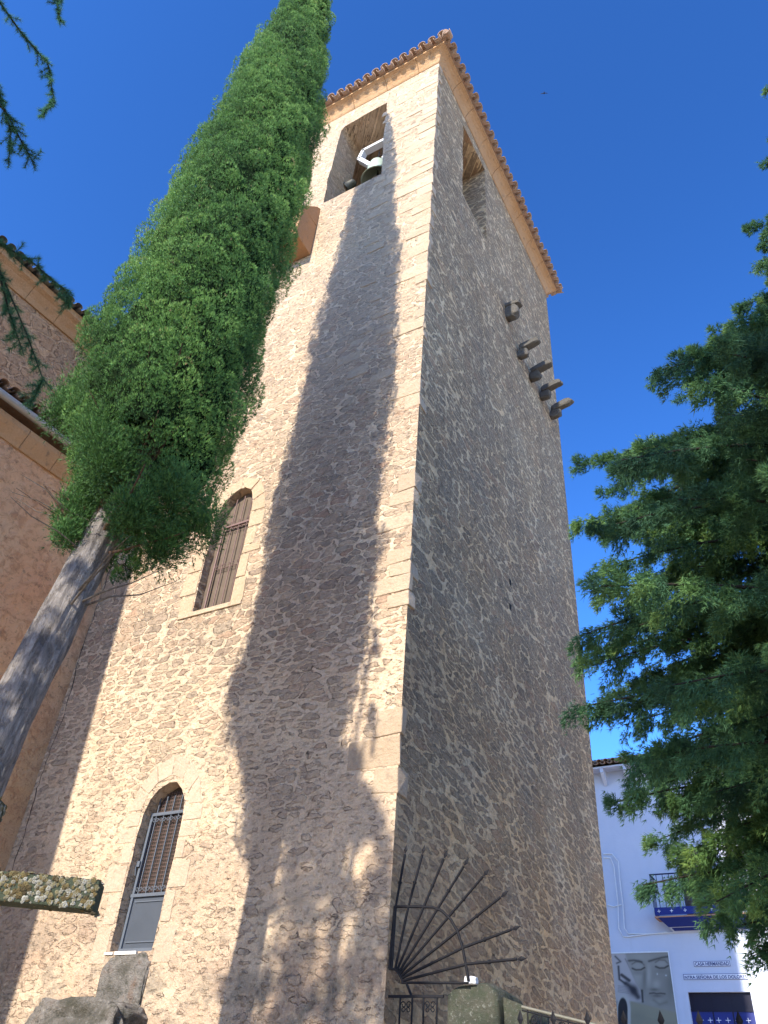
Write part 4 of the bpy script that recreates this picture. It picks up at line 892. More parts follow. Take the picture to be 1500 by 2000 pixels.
# cedar on the left whose twigs hang into the picture
def cedar():
    base = Vector((-6.4, -2.6, 0)); t = conifer('cedar_tree', base, 12.6, lambda z: np.interp(z, [3, 7, 10, 12.6], [2.2, 2.2, 1.5, 0.3]), 110, 4.5, 'blue green cedar with drooping needle twigs at the upper left', M_CEDAR, per=90, size=0.22, seed=8, hang=0.5)
    t['category'] = 'tree'
    paths = [[(-5.97, 0.35, 11.3), (-5.95, 0.81, 11.2), (-5.88, 1.2, 11.11), (-5.83, 1.43, 10.66), (-5.82, 1.45, 10.22)],
             [(-5.92, 0.9, 10.15), (-5.91, 1.05, 9.98), (-5.85, 1.30, 9.64), (-5.82, 1.47, 9.14)], [(-5.88, 1.15, 9.85), (-5.82, 1.42, 9.62), (-5.77, 1.65, 9.44)],
             [(-5.95, 0.84, 12.6), (-5.94, 0.88, 12.31), (-5.91, 1.06, 11.93)], [(-6.0, 0.5, 12.6), (-5.96, 0.68, 12.25)],
             [(-5.80, 1.5, 8.1), (-5.74, 1.76, 8.12), (-5.64, 2.05, 8.15), (-5.49, 2.42, 8.03), (-5.46, 2.50, 7.85)],
             [(-5.78, 1.6, 7.95), (-5.70, 1.88, 7.8), (-5.54, 2.29, 7.27), (-5.42, 2.57, 6.85), (-5.42, 2.57, 6.52)], [(-5.75, 1.75, 7.85), (-5.66, 1.95, 7.3), (-5.6, 2.1, 6.9)], [(-5.7, 1.9, 7.75), (-5.6, 2.12, 7.35), (-5.5, 2.35, 7.0)],
             [(-5.72, 1.8, 6.3), (-5.62, 2.0, 6.1), (-5.6, 2.05, 5.85), (-5.66, 1.95, 5.65)]]
    P = []; D = []; T = []; mb = MB(); g = np.random.default_rng(21)
    root = Vector((-6.35, -2.4, 9.5))
    for pi, pth in enumerate(paths):
        pv = [Vector(p) for p in pth]; pts = []
        for i in range(len(pv) - 1):
            for q in range(6): pts.append(pv[i].lerp(pv[i + 1], q / 6))
        pts.append(pv[-1]); mb.tube(pts, [max(0.003, 0.011 * (1 - 0.8 * q / len(pts))) for q in range(len(pts))], 6)
        st = pv[0]; rz = Vector((root.x, root.y, st.z - 0.8)); ln = [rz.lerp(st, q / 6) + Vector((0, 0, 0.25 * math.sin(math.pi * q / 6))) for q in range(7)]; mb.tube(ln, [0.05 - 0.006 * q for q in range(7)], 6)
        arr = np.array([tuple(p) for p in pts]); twigs = [(arr, 1.0)]
        for q in range(len(pts) - 2):
            for rep in range(2):
                p0 = arr[q] + (arr[q + 1] - arr[q]) * g.random(); ax = unit(arr[q + 1] - arr[q]); sd_ = unit(ax * 0.7 + g.normal(0, 0.5, 3) + [0, 0, -0.2]); l_ = g.uniform(0.05, 0.16); tw = np.array([p0 + sd_ * l_ * k / 3 for k in range(4)]); twigs.append((tw, 0.5))
                mb.tube([Vector(x_) for x_ in tw], 0.0025, 4, cap=False)
        for tw, wgt in twigs:
            L = np.linalg.norm(np.diff(tw, axis=0), axis=1).sum(); nn_ = int(L * 620); k = g.random(nn_) * (len(tw) - 1.001); k0 = k.astype(int); p = tw[k0] + (tw[k0 + 1] - tw[k0]) * (k - k0)[:, None]; ax = unit(tw[k0 + 1] - tw[k0])
            d = unit(ax * 0.75 + unit(np.cross(ax, g.normal(size=(nn_, 3)))) * 1.0); P.append(p); D.append(d); T.append(g.uniform(0.2, 0.8, nn_))
    P = np.concatenate(P); V, F, T = sprays(P, np.concatenate(D), g.uniform(0.035, 0.07, len(P)), 2, 0.35, 0.055, 0.2, np.concatenate(T))
    b = mb.build('hanging_twig', M_BARKD, t); np_mesh('needles', V, F, M_CEDAR, b, T)
cedar()

# ------------------------------------------------------------------ lichen covered cross close by on the left
def cross():
    c = Vector((-3.42, 2.27, 2.35)); ax = Vector((0.822, 0.569, 0)).normalized(); t = empty('stone_cross', (c.x, c.y, 0), 'dark wayside cross arm crusted with pale and ochre lichen', 'cross')
    ang = math.atan2(ax.y, ax.x); M = Matrix.Translation(c) @ Matrix.Rotation(ang, 4, 'Z'); m = NT('mossy_green_stone'); p, _ = m.geo()
    m.col_(m.mix(m.noise(p, 40, 4), (0.018, 0.032, 0.018), (0.06, 0.06, 0.035))); m.bump(m.noise(p, 90, 4), 0.6, 0.01)
    mb = MB(); mb.box(0.062, 0.60, -0.055, 0.055, -0.058, 0.058, 0, M); mb.box(-0.60, -0.062, -0.055, 0.055, -0.058, 0.058, 0, M); mb.build('arm', m.mat, t, 0.006)
    mb = MB(); mb.box(-0.06, 0.06, -0.06, 0.06, -2.35, 0.36, 0, M); mb.box(-0.2, 0.2, -0.2, 0.2, -2.4, -1.7, 0, M); mb.build('shaft', m.mat, t, 0.006)
    # lichen rosettes: small lobed cushions
    g = random.Random(2); V = []; F = []; T = []
    def ros(p, nrm, r_, tt):
        nrm = Vector(nrm); u = nrm.orthogonal().normalized(); v = nrm.cross(u); b = len(V); n = 11; V.append(tuple(p + nrm * r_ * 0.35)); T.append(tt * 0.6)
        for ringi, (q, h_) in enumerate(((0.55, 0.5), (1.0, 0.12))):
            for k in range(n):
                a_ = 2 * math.pi * k / n; rr_ = r_ * q * (1 + 0.28 * g.uniform(-1, 1)); V.append(tuple(p + (u * math.cos(a_) + v * math.sin(a_)) * rr_ + nrm * r_ * h_ * g.uniform(0.6, 1.2))); T.append(tt)
        for k in range(n):
            k2 = (k + 1) % n; F.append((b, b + 1 + k, b + 1 + k2)); F.append((b + 1 + k, b + 1 + n + k, b + 1 + n + k2)); F.append((b + 1 + k, b + 1 + n + k2, b + 1 + k2))
    R3 = M.to_3x3()
    for k in range(1500):
        s_ = g.uniform(-0.6, 0.6); face = g.choice('ffffttbu'); q = g.uniform(-0.056, 0.056); r_ = g.choice([0.0045, 0.006, 0.008, 0.010, 0.012])
        if abs(s_) < 0.07 and face in 'fb': q *= 1
        p, nv = {'f': ((s_, -0.056, q), (0, -1, 0)), 't': ((s_, q, 0.059), (0, 0, 1)), 'b': ((s_, 0.056, q), (0, 1, 0)), 'u': ((s_, q, -0.059), (0, 0, -1))}[face]
        if face == 'u' and g.random() < 0.8: continue
        ros(M @ Vector(p), R3 @ Vector(nv), r_, g.random())
    for k in range(600):
        z_ = g.uniform(-0.3, 0.36); q = g.uniform(-0.058, 0.058); face = g.choice('frt' if z_ > 0.3 else 'fr'); r_ = g.choice([0.006, 0.008, 0.010, 0.013])
        p, nv = {'f': ((q, -0.061, z_), (0, -1, 0)), 'r': ((0.061, q, z_), (1, 0, 0)), 't': ((q, g.uniform(-.05, .05), 0.361), (0, 0, 1))}[face]; ros(M @ Vector(p), R3 @ Vector(nv), r_, g.random())
    ml = NT('lichen'); at = ml.n('ShaderNodeAttribute', attribute_name='tint'); ml.col_(ml.ramp(at.outputs['Fac'], [(0.0, (0.04, 0.03, 0.014)), (0.3, (0.10, 0.07, 0.025)), (0.5, (0.13, 0.11, 0.05)), (0.75, (0.16, 0.145, 0.11)), (1.0, (0.26, 0.25, 0.21))]))
    np_mesh('lichen', V, F, ml.mat, t, T)
cross()

# ------------------------------------------------------------------ rocks at the foot of the tower
mb = MB(); rock_blob(mb, (-9.17, 9.02, 3.06), 0.50, 0.10, 0.42, 11.0, None, 5, 0.16, 0.42); o = mb.build('step_stone', M_ROCK); tag(o, 'grey weathered step stone directly below the door threshold', 'stone')
mb = MB(); rock_blob(mb, (-9.16, 8.5, 2.30), 1.05, 0.42, 0.60, 14.0, None, 5, 0.22, 0.45); rock_blob(mb, (-9.0, 8.3, 1.0), 1.3, 0.7, 1.0, 6.0, None, 4, 0.2, 0.6); o = mb.build('boulder', M_ROCK); tag(o, 'big dark lichened boulder at the bottom left below the step stone', 'rock')


# ------------------------------------------------------------------ gate, fan guard, pier, fences
pier = empty('gate_pier', (-4.0, 9.3, 0.9), 'squat mossy stone pier with rounded top beside the tower corner', 'pier')
def pier_block():
    from mathutils import noise as mn
    mb = MB(); nx, nz = 10, 24; prof = []
    V = []; F = []
    bm = bmesh.new(); bmesh.ops.create_cube(bm, size=1); bmesh.ops.subdivide_edges(bm, edges=bm.edges, cuts=14, use_grid_fill=True)
    for v in bm.verts:
        x_, y_, z_ = v.co; 
        zz = 0.9 + (z_ + 0.5) * 2.16
        top = max(0, z_ - 0.40) / 0.10
        x2 = -4.03 + x_ * 0.58 * (1 - 0.0 * top); drop = 0.09 * (abs(x_) * 2) ** 3 + 0.05 * (abs(y_) * 2) ** 3
        q = Vector((x2, 9.35 + y_ * 0.72, zz - (drop if z_ > 0.40 else 0)))
        q += Vector((mn.noise(q * 4), mn.noise(q * 4 + Vector((9, 0, 0))), mn.noise(q * 4 + Vector((0, 7, 0))))) * 0.022; v.co = q
    mb.add([v.co for v in bm.verts], [tuple(v.index for v in f.verts) for f in bm.faces], 0, True); bm.free(); mb.build('pier_body', M_PIER, pier)
    mb = MB(); bm = bmesh.new(); bmesh.ops.create_cube(bm, size=1); bmesh.ops.subdivide_edges(bm, edges=bm.edges, cuts=8, use_grid_fill=True)
    for v in bm.verts:
        x_, y_, z_ = v.co; q = Vector((-3.58 + x_ * 0.30, 9.4 + y_ * 0.55, 0.9 + (z_ + 0.5) * 2.02 - (0.10 * (x_ + 0.5) if z_ > 0.45 else 0))); q += Vector((mn.noise(q * 5), mn.noise(q * 5 + Vector((9, 0, 0))), 0)) * 0.02; v.co = q
    mb.add([v.co for v in bm.verts], [tuple(v.index for v in f.verts) for f in bm.faces], 0, True); bm.free(); mb.build('side_slab', M_PIER, pier)
    mb = MB(); rock_blob(mb, (-4.05, 9.0, 3.05), 0.09, 0.07, 0.05, 3.0); mb.build('mortar_lump', plain('fresh_mortar', (0.55, 0.56, 0.58), 0.9), pier)
pier_block()
def spear(mb, p, d, s=1.0):
    """diamond spear head with collar at p pointing along d"""
    p = Vector(p); d = Vector(d).normalized(); u = Vector((0, 1, 0)); v = d.cross(u).normalized(); L = 0.15 * s; w_ = 0.034 * s; th = 0.012 * s
    mb.tube([p - d * 0.03 * s, p], 0.017 * s, 6)
    vs = [p, p + d * L * 0.42 + v * w_, p + d * L * 0.42 - v * w_, p + d * L * 0.42 + u * th, p + d * L * 0.42 - u * th, p + d * L]
    mb.add(vs, [(0, 3, 1), (0, 1, 4), (0, 4, 2), (0, 2, 3), (5, 1, 3), (5, 4, 1), (5, 2, 4), (5, 3, 2)])
yf = 8.93
fan = empty('fan_guard', (-4.9, yf, 2.9), 'black iron quarter fan guard of spear tipped bars above the gate', 'iron guard')
hub = (-4.87, 3.03)
mids = [(-4.99, 3.81), (-4.82, 3.81), (-4.67, 3.80), (-4.52, 3.785), (-4.36, 3.71), (-4.21, 3.57), (-4.11, 3.36), (-4.06, 3.20)]
tips = [(-4.90, 4.40), (-4.66, 4.38), (-4.37, 4.31), (-4.11, 4.21), (-3.87, 4.08), (-3.66, 3.85), (-3.54, 3.52), (-3.49, 3.235)]
starts = [(-5.0, 3.17), (-4.955, 3.16), (-4.93, 3.15), (-4.905, 3.135), (-4.885, 3.12), (-4.865, 3.10), (-4.85, 3.08), (-4.845, 3.05)]
for i in range(8):
    mb = MB(); a_ = Vector((starts[i][0], yf, starts[i][1])); b_ = Vector((mids[i][0], yf, mids[i][1])); c_ = Vector((tips[i][0], yf, tips[i][1]))
    # keep the bars nearly straight from the hub to the tip
    if 1 < i < 6: b_ = a_.lerp(c_, (b_ - a_).length / (c_ - a_).length)
    mb.tube([a_, b_, c_], 0.015, 7); k = b_.lerp(c_, 0.45); dd = (c_ - b_).normalized(); mb.tube([k - dd * 0.012, k + dd * 0.012], 0.023, 8); spear(mb, c_, dd, 0.78); mb.build('bar', M_IRON, fan)
mb = MB()
arc = [(-5.0, 3.815), (-4.7, 3.80), (-4.50, 3.785), (-4.38, 3.74), (-4.27, 3.65), (-4.18, 3.52), (-4.12, 3.36), (-4.07, 3.15), (-4.05, 3.04)]
mb.tube([(x_, yf, z_) for x_, z_ in arc], 0.016, 7); mb.tube([(-5.03, yf, 3.17), (-4.95, yf, 3.16), (-4.90, yf, 3.12), (-4.86, yf, 3.06), (-4.85, yf, 3.02)], 0.015, 7)
mb.tube([(-5.0, yf, 3.82), (-5.03, yf, 3.17)], 0.018, 7); mb.tube([(-4.85, yf, 3.03), (-4.05, yf, 3.02)], 0.013, 7); mb.tube([(-4.80, yf, 3.02), (-4.73, yf, 2.90)], 0.014, 7)
mb.build('fan_frame', M_IRON, fan)
gate = empty('iron_gate', (-4.7, yf, 0.9), 'black iron gate top rail with paired scrolls left of the pier', 'gate')
mb = MB(); mb.box(-5.02, -4.34, yf - 0.012, yf + 0.012, 2.885, 2.912); mb.box(-5.0, -4.34, yf - 0.012, yf + 0.012, 1.0, 1.03)
for x_ in (-4.87, -4.72, -4.58, -4.42): mb.tube([(x_, yf, 1.0), (x_, yf, 2.89)], 0.011, 6)
mb.build('gate_frame', M_IRON, gate)
for x_ in (-4.795, -4.50):
    mb = MB()
    for s_ in (-1, 1): scroll(mb, (x_ + s_ * 0.033, yf, 2.82), 0.034, 0.006, s_)
    for s_ in (-1, 1): scroll(mb, (x_ + s_ * 0.03, yf, 2.77), 0.028, 0.005, -s_)
    mb.build('scroll', M_IRON, gate)
fence = empty('spear_fence', (-2.5, 8.2, 0.9), 'black iron fence of upright spear tipped posts at the bottom right', 'fence')
for x_ in (-3.19, -2.87, -2.55, -2.22, -1.90, -1.58, -1.26):
    mb = MB(); mb.tube([(x_, 8.2, 0.9), (x_, 8.2, 2.56)], 0.011, 6); spear(mb, (x_, 8.2, 2.55), (0, 0, 1), 0.9); mb.build('post', M_IRON, fence)
for z_ in (1.1, 2.3):
    mb = MB(); mb.box(-3.3, -1.2, 8.19, 8.21, z_, z_ + 0.03); mb.build('rail', M_IRON, fence)
ra = empty('stair_railing', (-3.0, 8.95, 0.9), 'pale topped sloping iron railing with scroll panels beside the pier', 'railing')
sl = lambda x_: 2.80 - (x_ + 3.43) * 0.20
mb = MB(); mb.tube([(-3.46, 8.95, sl(-3.46)), (-1.2, 8.95, sl(-1.2))], 0.016, 8); mb.build('handrail', plain('worn_pale_metal', (0.14, 0.135, 0.11), 0.6, 0.2), ra)
mb = MB()
for k in range(16):
    x_ = -3.40 + k * 0.14; mb.tube([(x_, 8.95, 1.2), (x_, 8.95, sl(x_))], 0.009, 6)
    if k % 2 == 0: scroll(mb, (x_ + 0.07, 8.95, sl(x_ + .07) - 0.09), 0.05, 0.006); scroll(mb, (x_ + 0.07, 8.95, sl(x_ + .07) - 0.09), 0.035, 0.006, -1)
mb.tube([(-3.46, 8.95, sl(-3.46) - 0.03), (-1.2, 8.95, sl(-1.2) - 0.03)], 0.008, 6)
mb.build('baluster', M_IRON, ra)

# ------------------------------------------------------------------ the white house across the street
YH = 29.7
house = empty('white_house', (-4, 33, 3), 'white limewashed two storey house with blue door and tiled eaves behind the tower', 'house')
mb = MB(); hd = (-5.95, -4.10, 3.0, 6.01); bd = (-5.62, -4.55, 7.95, 10.3)
sheet(mb, [(-16, 0), (3.5, 0), (3.5, 13.25), (-16, 13.25)], [[(hd[0], hd[2]), (hd[1], hd[2]), (hd[1], hd[3]), (hd[0], hd[3])], [(bd[0], bd[2]), (bd[1], bd[2]), (bd[1], bd[3]), (bd[0], bd[3])]], fy(YH), 0)
for q in (hd, bd): reveal(mb, [(q[0], q[2]), (q[1], q[2]), (q[1], q[3]), (q[0], q[3])], fy(YH), fy(YH + 0.25), 0)
mb.add([(3.5, YH, 0), (3.5, YH + 9, 0), (3.5, YH + 9, 13.25), (3.5, YH, 13.25)], [(0, 1, 2, 3)]); mb.add([(-16, YH, 0), (-16, YH + 9, 0), (-16, YH + 9, 13.25), (-16, YH, 13.25)], [(0, 1, 2, 3)]); mb.add([(-16, YH + 9, 0), (3.5, YH + 9, 0), (3.5, YH + 9, 13.25), (-16, YH + 9, 13.25)], [(0, 1, 2, 3)])
mb.build('house_wall', M_WHITE, house)
mb = MB()
for k in range(22):
    x_ = -15.6 + k * 0.86; mb.prism([(x_, YH - 0.02, 12.72), (x_, YH - 0.48, 13.10), (x_, YH - 0.48, 13.24), (x_, YH - 0.02, 13.24)], (0.12, 0, 0))
mb.box(-16.1, 3.6, YH - 0.5, YH, 13.245, 13.30); mb.build('eave_bracket', M_WHITE, house)
mb = MB(); roof_rows(mb, (-16.1, YH - 0.6, 0), (3.6, YH - 0.6, 0), (0, -1, 0), 13.36, R(20), lambda f: 4.6, 0, sp=0.26, seed=6)
mb.add([(-16.1, YH - 0.5, 13.32), (3.6, YH - 0.5, 13.32), (3.6, YH + 4.5, 15.1), (-16.1, YH + 4.5, 15.1)], [(0, 1, 2, 3)]); mb.add([(-16.1, YH + 9.5, 13.32), (3.6, YH + 9.5, 13.32), (3.6, YH + 4.5, 15.1), (-16.1, YH + 4.5, 15.1)], [(0, 1, 2, 3)])
mb.build('roof', M_TILE, house)
hdoor = link('door', None, house)
mb = MB(); mb.box(hd[0], hd[1], YH + 0.12, YH + 0.16, 3.0, 5.50); mb.build('door_leaf', M_BLUE, hdoor)
mb = MB(); mb.box(hd[0], hd[1], YH + 0.12, YH + 0.15, 5.57, 6.01); mb.build('fanlight', M_BLUED, hdoor)
mb = MB(); mb.box(hd[0], hd[1], YH + 0.09, YH + 0.17, 5.50, 5.57)
for x_ in (-5.30, -4.72): mb.box(x_ - 0.015, x_ + 0.015, YH + 0.10, YH + 0.13, 3.0, 6.01)
mb.build('transom', M_BLUED, hdoor)
def plus(mb, x_, z_, y_, s_=0.07):
    mb.box(x_ - s_, x_ + s_, y_ - 0.006, y_, z_ - 0.008, z_ + 0.008); mb.box(x_ - 0.008, x_ + 0.008, y_ - 0.009, y_ - 0.001, z_ - s_, z_ + s_)
for x_ in (-5.68, -5.42, -5.17, -4.9, -4.62, -4.32):
    mb = MB(); plus(mb, x_, 5.28, YH + 0.118); mb.build('cross_ornament', M_PIPE, hdoor)
balc = link('balcony', None, house); yb = YH - 0.62
mb = MB(); mb.box(-6.52, -3.6, yb, YH - 0.002, 8.03, 8.07); mb.build('floor_slab', plain('terracotta_edge', (0.40, 0.22, 0.14), 0.8), balc)
mb = MB(); mb.prism([(-6.28, yb + 0.08, 8.03), (-6.05, YH - 0.15, 7.72), (-3.85, YH - 0.15, 7.72), (-3.62, yb + 0.08, 8.03)], (0, 0.12, 0)); mb.prism([(-6.42, yb + 0.02, 8.028), (-3.66, yb + 0.02, 8.028), (-3.9, yb + 0.3, 7.80), (-6.18, yb + 0.3, 7.80)], (0, 0.02, 0.0)); mb.build('soffit', M_BLUE, balc)
mb = MB(); mb.prism([(-6.18, yb + 0.33, 7.82), (-3.9, yb + 0.33, 7.82), (-4.0, YH - 0.002, 7.66), (-6.08, YH - 0.002, 7.66)], (0, 0, 0.03)); mb.build('soffit_plaster', M_WHITE, balc)
mb = MB(); mb.box(-6.5, -3.6, yb, yb + 0.012, 8.10, 8.33); mb.box(-6.5, -6.488, yb, YH - 0.002, 8.10, 8.33); mb.build('skirt_panel', M_BLUE, balc)
for x_ in (-6.35, -5.95, -5.52, -5.1, -4.7):
    mb = MB(); plus(mb, x_, 8.215, yb - 0.001, 0.05); mb.build('cross_ornament', M_PIPE, balc)
mb = MB(); mb.box(-6.5, -3.6, yb - 0.01, yb + 0.02, 9.33, 9.37); mb.box(-6.52, -6.48, yb, YH - 0.002, 9.33, 9.37)
for k in range(15): mb.tube([(-6.5 + k * 0.205, yb, 8.33), (-6.5 + k * 0.205, yb, 9.34)], 0.012, 6)
for k in range(15): mb.tube([(-6.5 + k * 0.205, yb, 8.50), (-6.5 + k * 0.205, yb, 8.62)], [0.03, 0.012], 6)
for k in range(4): mb.tube([(-6.5, yb + 0.15 * k, 8.33), (-6.5, yb + 0.15 * k, 9.34)], 0.012, 6)
mb.build('balustrade', plain('dark_blue_iron', (0.015, 0.02, 0.06), 0.5), balc)
mb = MB(); mb.box(bd[0], bd[1], YH + 0.14, YH + 0.2, bd[2], bd[3])
for k in range(22): mb.box(bd[0] + 0.06, bd[1] - 0.06, YH + 0.12, YH + 0.139, bd[2] + 0.1 + k * 0.1, bd[2] + 0.16 + k * 0.1)
mb.build('balcony_shutter', plain('brown_shutter', (0.10, 0.07, 0.06), 0.6), house)
def zp(x_, y_):      # facade layout grid
    return x_, y_
def fac(px, py):
    """layout of the facade: image pixels to metres on the wall plane"""
    d = Vector((px - 750, -(py - 1000), FPX)); wv = MC.transposed() @ d; k = YH / wv.y; return (wv.x * k, 1.6 + wv.z * k)
mb = MB()
L1 = [(1179, 1675), (1193, 1676), (1199, 1691), (1207, 1760), (1209, 1813), (1217, 1829), (1228, 1830), (1249, 1827), (1303, 1821)]; L2 = [(1179, 1668), (1196, 1668), (1208, 1683), (1211, 1720), (1217, 1768), (1220, 1813), (1228, 1824), (1271, 1824), (1330, 1821)]; L3 = [(1187, 1768), (1200, 1771), (1214, 1767)]
for L_ in (L1, L2, L3):
    pts = [];
    for px, py in L_: x_, z_ = fac(px, py); pts.append((x_, YH - 0.03, z_))
    mb.tube(pts, 0.022, 6)
mb.build('conduit', M_PIPE, house)
# name plates of glazed tile
def plate(txt, x0_, x1_, z0_, z1_, label):
    t = empty('name_plate', ((x0_ + x1_) / 2, YH - 0.01, z0_), label, 'sign')
    mb = MB(); mb.box(x0_, x1_, YH - 0.022, YH - 0.003, z0_, z1_); mb.build('plate', M_TWHITE, t)
    mb = MB(); b = 0.012
    for q in ((x0_, x1_, z0_, z0_ + b), (x0_, x1_, z1_ - b, z1_), (x0_, x0_ + b, z0_ + b, z1_ - b), (x1_ - b, x1_, z0_ + b, z1_ - b)): mb.box(q[0], q[1], YH - 0.027, YH - 0.022, q[2], q[3])
    mb.build('border', M_INK, t)
    cu = bpy.data.curves.new('txt', 'FONT'); cu.body = txt; cu.size = 0.14; cu.extrude = 0.002; cu.offset = 0.003; cu.align_x = 'CENTER'; cu.align_y = 'CENTER'; to = bpy.data.objects.new('tmp', cu); col.objects.link(to)
    bpy.context.view_layer.update(); me = bpy.data.meshes.new_from_object(to.evaluated_get(bpy.context.evaluated_depsgraph_get())); col.objects.unlink(to); bpy.data.objects.remove(to)
    n = len(me.vertices); co = np.zeros(n * 3); me.vertices.foreach_get('co', co); co = co.reshape(-1, 3); mn_, mx = co.min(0), co.max(0); c_ = (mn_ + mx) / 2; k = np.array([(x1_ - x0_ - 0.07) / (mx[0] - mn_[0]), (z1_ - z0_ - 0.05) / (mx[1] - mn_[1]), 1]); q = (co - c_) * k
    W = np.stack([(x0_ + x1_) / 2 + q[:, 0], YH - 0.025 - q[:, 2], (z0_ + z1_) / 2 + q[:, 1]], 1); me.vertices.foreach_set('co', W.ravel()); me.materials.clear(); me.materials.append(M_INK); me.update(); link('lettering', me, t)
plate('CASA HERMANDAD', -5.62, -4.53, 6.70, 6.85, 'small tile plate reading CASA HERMANDAD on the white facade')
plate('NTRA SEÑORA DE LOS DOLORES', -6.0, -4.08, 6.34, 6.50, 'long tile plate reading NTRA SEÑORA DE LOS DOLORES above the blue door')

# painted mural of a woman's face
def mural():
    x0_, x1_, z0_, z1_ = -8.9, -6.38, 3.4, 7.13
    nx, nz = 260, 380; xs = np.linspace(x0_, x1_, nx); zs = np.linspace(z0_, z1_, nz); X, Z = np.meshgrid(xs, zs)
    # enlarged image coordinates (u to the right, v down) of the artwork
    A = np.array([[*fac(1205, 1865)], [*fac(1305, 1865)], [*fac(1222, 1990)]])
    uv = np.array([[115, 210], [585, 210], [197, 797]])
    B = np.concatenate([A, np.ones((3, 1))], 1); K = np.linalg.solve(B, uv); UV = np.stack([X, Z, np.ones_like(X)], -1) @ K; U, Vv = UV[..., 0], UV[..., 1]
    # the photo plane is seen obliquely, so the verticals spread
    g = lambda cx, cy, sx, sy, rot=0: (lambda dx, dy: np.exp(-((dx * math.cos(rot) + dy * math.sin(rot)) / sx) ** 2 - ((-dx * math.sin(rot) + dy * math.cos(rot)) / sy) ** 2))(U - cx, Vv - cy)
    def stroke(pts, w_, soft=3.0):
        d = np.full(U.shape, 1e9)
        for (ax, ay), (bx, by) in zip(pts[:-1], pts[1:]):
            t_ = np.clip(((U - ax) * (bx - ax) + (Vv - ay) * (by - ay)) / ((bx - ax) ** 2 + (by - ay) ** 2), 0, 1); d = np.minimum(d, np.hypot(U - ax - t_ * (bx - ax), Vv - ay - t_ * (by - ay)))
        return 1 / (1 + np.exp((d - w_) / soft))
    def hs(a_, soft): return 1 / (1 + np.exp(-a_ / soft))
    face = np.array([0.36, 0.345, 0.30]); C = np.ones(U.shape + (3,)) * face
    def lay(mask, c): 
        nonlocal C; mask = np.clip(mask, 0, 1)[..., None]; C = C * (1 - mask) + np.array(c) * mask
    lay(0.6 * g(470, 500, 160, 150), (0.26, 0.25, 0.215)); lay(0.8 * g(300, 420, 60, 120, 0.2), (0.46, 0.44, 0.385)); lay(0.55 * g(330, 235, 120, 40), (0.48, 0.46, 0.40)); lay(0.75 * g(405, 400, 26, 110), (0.52, 0.50, 0.44))
    lay(0.75 * g(370, 420, 20, 110, 0.05), (0.20, 0.19, 0.165)); lay(0.7 * g(475, 480, 40, 45), (0.50, 0.48, 0.42)); lay(0.7 * g(455, 530, 40, 14), (0.13, 0.12, 0.10)); lay(0.6 * g(600, 480, 40, 160), (0.17, 0.165, 0.14))
    for cx, cy, s_ in ((312, 318, 1.0), (525, 300, 1.05)):
        lay(0.85 * g(cx, cy - 5, 62 * s_, 30), (0.42, 0.40, 0.35)); lay(0.9 * stroke([(cx - 55, cy - 20), (cx - 20, cy - 42), (cx + 30, cy - 40), (cx + 55, cy - 12)], 5), (0.15, 0.14, 0.125)); lay(0.95 * stroke([(cx - 52, cy + 20), (cx - 20, cy + 34), (cx + 25, cy + 32), (cx + 58, cy + 12)], 7), (0.025, 0.022, 0.02)); lay(0.5 * g(cx, cy + 60, 55, 22), (0.22, 0.21, 0.18))
    lay(0.92 * stroke([(215, 268), (270, 262), (320, 268), (345, 278)], 8, 4), (0.05, 0.045, 0.04)); lay(0.92 * stroke([(412, 270), (470, 252), (530, 236), (585, 226)], 8, 4), (0.05, 0.045, 0.04))
    lay(0.95 * stroke([(415, 565), (450, 560), (475, 566), (510, 562), (548, 566)], 5), (0.04, 0.03, 0.028)); lay(0.8 * g(480, 585, 48, 14), (0.15, 0.13, 0.115)); lay(0.6 * g(470, 640, 60, 24), (0.46, 0.45, 0.38)); lay(0.7 * stroke([(450, 625), (500, 660), (560, 640)], 10, 8), (0.17, 0.16, 0.13))
    lay(g(562, 400, 7, 7), (0.7, 0.7, 0.68)); lay(g(485, 388, 6, 9), (0.66, 0.66, 0.62))
    # veil / street scene on the left
    edge = U - np.interp(Vv, [210, 330, 450, 560, 640], [195, 235, 280, 345, 365])
    left = hs(-edge, 5) * hs(640 - Vv, 6)
    lay(left, (0.56, 0.52, 0.50)); lay(left * 0.9 * stroke([(100, 225), (150, 275), (115, 290)], 7), (0.04, 0.04, 0.045)); lay(left * stroke([(130, 320), (140, 440), (195, 480)], 9, 3), (0.05, 0.05, 0.055)); lay(left * stroke([(160, 400), (230, 450)], 14, 3), (0.07, 0.065, 0.07)); lay(left * g(270, 540, 45, 50), (0.02, 0.02, 0.03)); lay(left * stroke([(205, 480), (260, 530), (310, 600)], 22, 8), (0.04, 0.04, 0.05)); lay(stroke([(345, 540), (352, 640)], 9, 3), (0.03, 0.03, 0.03)); lay(left * 0.8 * stroke([(195, 250), (235, 330), (300, 470), (345, 540)], 4), (0.12, 0.11, 0.11))
    for k in range(5): lay(left * 0.7 * stroke([(130, 500 + 14 * k), (225, 512 + 14 * k)], 2.5, 2), (0.2, 0.19, 0.2))
    # lower page with lines of writing-like hatching, and the arch
    page = hs(Vv - (640 + (U - 245) * 0.22), 3) * hs(U - 243, 3); lay(page, (0.36, 0.335, 0.235)); lay(page * 0.5 * hs(np.sin(Vv * 0.55 - U * 0.11) - 0.5, 0.12) * hs(Vv - 740 - (U - 245) * 0.22, 4), (0.24, 0.22, 0.16)); lay(page * 0.45 * g(300, 760, 90, 60), (0.27, 0.25, 0.19))
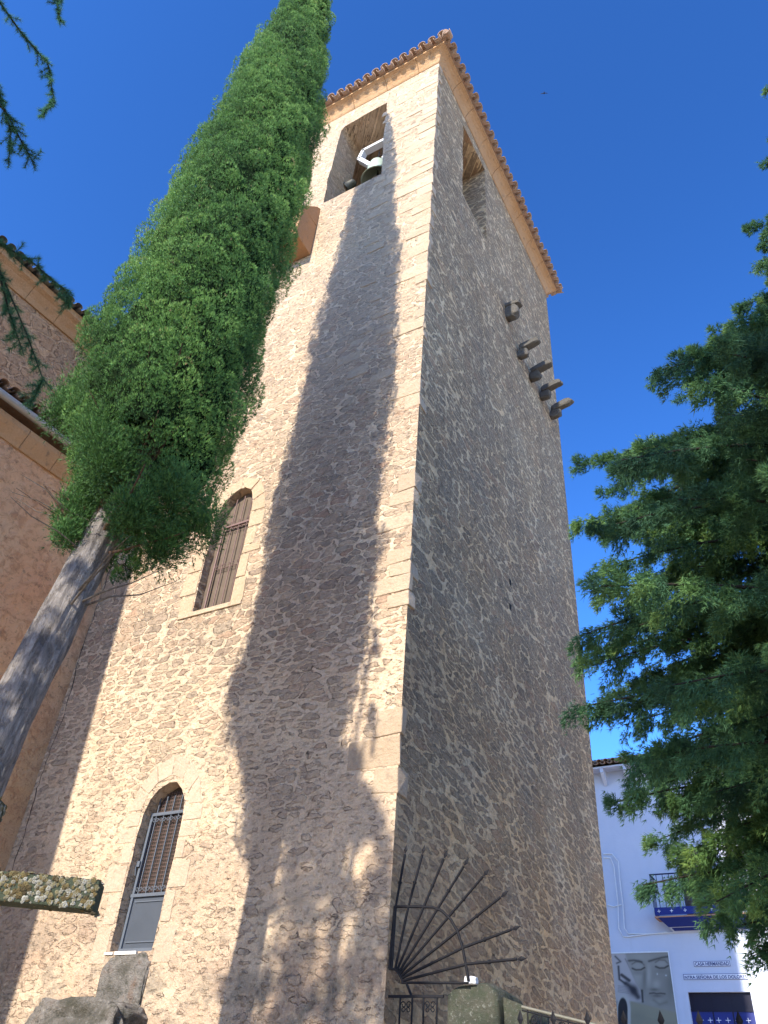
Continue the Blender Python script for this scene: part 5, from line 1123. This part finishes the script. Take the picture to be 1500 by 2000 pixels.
    arch = hs(1 - ((U - 180) / 62) ** 2 - ((np.minimum(Vv, 720) - 720) / 140) ** 2, 0.06); lay(arch, (0.58, 0.55, 0.50)); arch2 = hs(1 - ((U - 172) / 44) ** 2 - ((np.minimum(Vv, 720) - 720) / 112) ** 2, 0.06); lay(arch2, (0.03, 0.03, 0.035))
    C = C * 0.66
    F = (np.arange(nz - 1)[:, None] * nx + np.arange(nx - 1)[None]).ravel(); F = np.stack([F, F + 1, F + nx + 1, F + nx], 1)
    V = np.stack([X.ravel(), np.full(X.size, YH - 0.012), Z.ravel()], 1)
    m = NT('mural_paint'); at = m.n('ShaderNodeAttribute', attribute_name='paint'); m.col_(at.outputs['Color']); m.b.inputs['Roughness'].default_value = 0.7
    o = np_mesh('painted_panel', V, F, m.mat); ca = o.data.color_attributes.new('paint', 'FLOAT_COLOR', 'POINT'); ca.data.foreach_set('color', np.concatenate([C.reshape(-1, 3), np.ones((C.shape[0] * C.shape[1], 1))], 1).astype(np.float32).ravel())
    t = empty('mural', ((x0_ + x1_) / 2, YH - 0.01, z0_), 'grey mural of a woman with lowered eyes on the white facade', 'mural'); o.parent = t; o.matrix_parent_inverse = Matrix.Translation(t.location).inverted()
    mb = MB(); mb.box(x0_, x1_ + 0.03, YH - 0.03, YH - 0.014, z1_, z1_ + 0.04); mb.box(x1_, x1_ + 0.03, YH - 0.03, YH - 0.014, z0_, z1_)
    mb.build('panel_edge', M_PIPE, t)
    # lettering along the page top: pale serif word fragments are too worn to read
mural()

# ------------------------------------------------------------------ a bird far up
mb = MB(); bc = Vector((-4.06, 17.87, 42.7)); bt = Vector((0.9, 0.35, -0.05)).normalized(); bu = bt.cross(Vector((0, 0.5, -0.8))).normalized()
def bp(a_, b_): return bc + bt * a_ + bu * b_
nn = bt.cross(bu).normalized() * 0.012
for poly in ([(-0.19, 0.05), (-0.10, 0.0), (0.0, -0.02), (0.0, 0.03), (-0.09, 0.04)], [(0.19, 0.05), (0.10, 0.0), (0.0, -0.02), (0.0, 0.03), (0.09, 0.04)], [(-0.03, 0.05), (-0.02, -0.06), (0, -0.12), (0.02, -0.06), (0.03, 0.05), (0.0, 0.09)]):
    mb.prism([bp(*q) for q in poly], nn)
o = mb.build('bird', M_BIRD); tag(o, 'tiny dark bird gliding in the blue sky right of the tower', 'bird')
